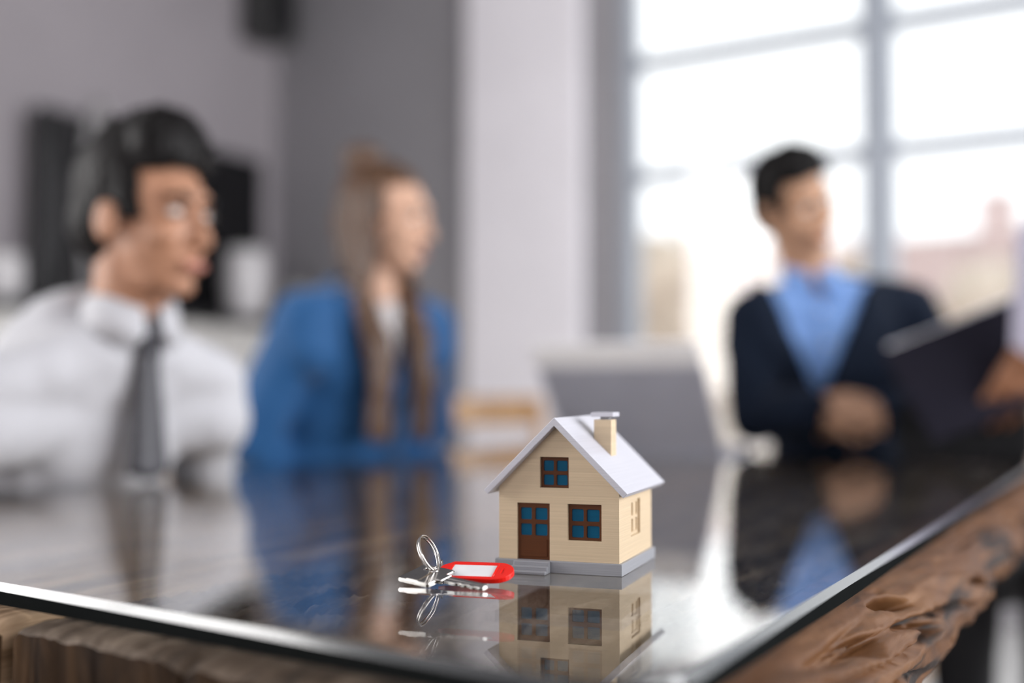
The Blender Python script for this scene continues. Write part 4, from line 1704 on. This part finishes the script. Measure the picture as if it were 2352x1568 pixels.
# ------------------------------------------------------------------ left wall: sideboard, screen, pots
def sideboard():
    m_white = plain('white_lacquer', (0.66, 0.64, 0.61), 0.4, var=0.03, scale=5)
    m_black = plain('black_lacquer', (0.008, 0.008, 0.009), 0.3, var=0.1, scale=10)
    m_grey_pot = plain('grey_ceramic', (0.42, 0.41, 0.41), 0.4, var=0.06, scale=14)
    m_pot = plain('white_ceramic', (0.66, 0.64, 0.65), 0.35, var=0.04, scale=14)
    m_leaf = plain('green_leaf', (0.06, 0.11, 0.035), 0.5, var=0.3, scale=30)
    m_soil = plain('soil', (0.03, 0.02, 0.015), 0.9)
    F0 = frame_matrix(CN, S, NL, V((0, 0, 1)))
    top = 1.24
    names = ['white two-door cabinet in the corner under the black counter', 'white two-door cabinet in the middle of the row under the black counter', 'white two-door cabinet at the left end of the row under the black counter']
    for i in range(3):
        s0 = 0.05 + i * 0.86
        o = CN + S * (s0 + 0.43) + NL * 0.21
        root = empty('cabinet', V((o.x, o.y, 0)))
        tag(root, names[i], 'cabinet', 'cabinets along the left wall')
        F = Matrix.Translation(-V((o.x, o.y, 0))) @ F0
        bm = bmesh.new()
        box(bm, (s0, 0.005, 0), (s0 + 0.855, 0.40, top - 0.04), mat=F)
        obj('body', bm, m_white, root)
        for k in range(2):
            a = s0 + 0.006 + k * 0.426
            bm = bmesh.new()
            box(bm, (a, 0.40, 0.06), (a + 0.418, 0.42, top - 0.055), bev=0.003, mat=F)
            d = obj('door', bm, m_white, root)
            bm = bmesh.new()
            xx = a + (0.37 if k == 0 else 0.035)
            box(bm, (xx, 0.42, 0.7), (xx + 0.014, 0.445, 0.86), bev=0.004, mat=F)
            obj('handle', bm, m_black_steel, d)
    bm = bmesh.new()
    o = CN + S * 1.34 + NL * 0.21 + V((0, 0, top - 0.04))
    box(bm, (0.05, 0.004, top - 0.04), (2.65, 0.44, top), bev=0.004, mat=Matrix.Translation(-o) @ F0)
    ct = obj('counter_top', bm, m_black, loc=o)
    tag(ct, 'black counter top along the row of white cabinets', 'counter top')
    # black screen standing on the counter
    o = CN + S * 0.98 + NL * 0.13 + V((0, 0, top))
    root = empty('black_screen', o)
    tag(root, 'large black screen standing on the counter behind the person with the tie', 'screen')
    Fm = Matrix.Translation(-o) @ F0
    bm = bmesh.new()
    box(bm, (0.28, 0.09, top + 0.03), (1.70, 0.14, top + 0.86), bev=0.006, mat=Fm)
    obj('casing', bm, m_black, root)
    bm = bmesh.new()
    box(bm, (0.30, 0.139, top + 0.05), (1.68, 0.142, top + 0.84), mat=Fm)
    obj('display', bm, plain('black_display', (0.004, 0.004, 0.005), 0.25, var=0.05), root)
    for s0 in (0.55, 1.38):
        bm = bmesh.new()
        box(bm, (s0, 0.04, top), (s0 + 0.08, 0.20, top + 0.04), bev=0.004, mat=Fm)
        obj('foot', bm, m_black, root)
    # pale hoop ornament in front of it
    o = CN + S * 1.60 + NL * 0.365 + V((0, 0, top))
    root = empty('hoop_ornament', o)
    tag(root, 'pale grey hoop ornament in front of the black screen', 'ornament')
    bm = bmesh.new()
    pts = []
    for i in range(40):
        a = 2 * math.pi * i / 40
        pts.append(W * (0.195 * math.cos(a)) + S * (0.10 * math.cos(a)) + V((0, 0, 0.45 + 0.42 * math.sin(a))))
    tube(bm, pts, 0.016, 10, closed=True)
    obj('hoop', bm, m_grey_pot, root, smooth=True)
    bm = bmesh.new()
    lathe(bm, [(0.07, 0.0), (0.07, 0.018), (0.02, 0.03), (0.015, 0.05)], 20)
    obj('foot', bm, m_grey_pot, root)

    def pot(s, n, h, r, mat, lab, leaves):
        o = CN + S * s + NL * n + V((0, 0, top))
        root = empty('plant_pot', o)
        tag(root, lab, 'plant pot', 'plant pots on the counter')
        bm = bmesh.new()
        lathe(bm, [(r * 0.7, 0), (r * 0.85, h * 0.08), (r, h * 0.45), (r * 0.92, h * 0.85), (r * 0.95, h), (r * 0.85, h), (r * 0.82, h * 0.9)], 24)
        obj('pot', bm, mat, root, smooth=True)
        bm = bmesh.new()
        lathe(bm, [(r * 0.83, h * 0.88), (r * 0.5, h * 0.93), (0.01, h * 0.94)], 16)
        obj('soil', bm, m_soil, root)
        rnd = random.Random(int(s * 100))
        for i in range(leaves):
            a = i * 2.4
            ln = r * rnd.uniform(0.6, 1.15)
            p0 = V((0.2 * r * math.cos(a), 0.2 * r * math.sin(a), h * 0.92))
            d = V((math.cos(a), math.sin(a), rnd.uniform(0.5, 1.4))).normalized()
            sd = V((-math.sin(a), math.cos(a), 0))
            bm = bmesh.new()
            rows = []
            for j in range(6):
                t = j / 5
                c = p0 + d * ln * t - V((0, 0, 0.35 * ln * t * t))
                w = 0.22 * ln * math.sin(math.pi * min(0.98, t * 0.93 + 0.05))
                rows.append([bm.verts.new(c + sd * w), bm.verts.new(c + V((0, 0, -0.02 * ln))), bm.verts.new(c - sd * w)])
            for A_, B_ in zip(rows, rows[1:]):
                for kx in range(2):
                    bm.faces.new((A_[kx], A_[kx + 1], B_[kx + 1], B_[kx]))
            lf = obj('leaf', bm, m_leaf, root, smooth=True)
            md = lf.modifiers.new('t', 'SOLIDIFY')
            md.thickness = 0.0015
    pot(0.62, 0.33, 0.34, 0.11, m_pot, 'white plant pot on the counter right of the black screen', 9)
    pot(2.0, 0.30, 0.18, 0.08, m_pot, 'white plant pot on the counter left of the black screen', 9)
    pot(0.14, 0.24, 0.20, 0.085, m_grey_pot, 'pale grey plant pot on the counter by the corner', 7)
    # dark box high in the corner
    o = CN + S * 0.25 + NL * 0.2 + V((0, 0, 2.72))
    root = empty('speaker_box', o)
    tag(root, 'dark grey box mounted high in the wall corner', 'wall box')
    m_dk = plain('dark_grey_plastic', (0.045, 0.045, 0.045), 0.6, var=0.1)
    bm = bmesh.new()
    box(bm, (0.10, 0.02, 2.76), (0.34, 0.20, 3.16), bev=0.02, mat=Matrix.Translation(-o) @ F0)
    obj('casing', bm, m_dk, root)
    bm = bmesh.new()
    box(bm, (0.12, 0.20, 2.79), (0.32, 0.206, 3.13), bev=0.002, mat=Matrix.Translation(-o) @ F0)
    obj('grille', bm, m_black, root)
    bm = bmesh.new()
    box(bm, (0.2, 0.0, 2.86), (0.3, 0.025, 3.0), mat=Matrix.Translation(-o) @ F0)
    obj('bracket', bm, m_black_steel, root)


sideboard()
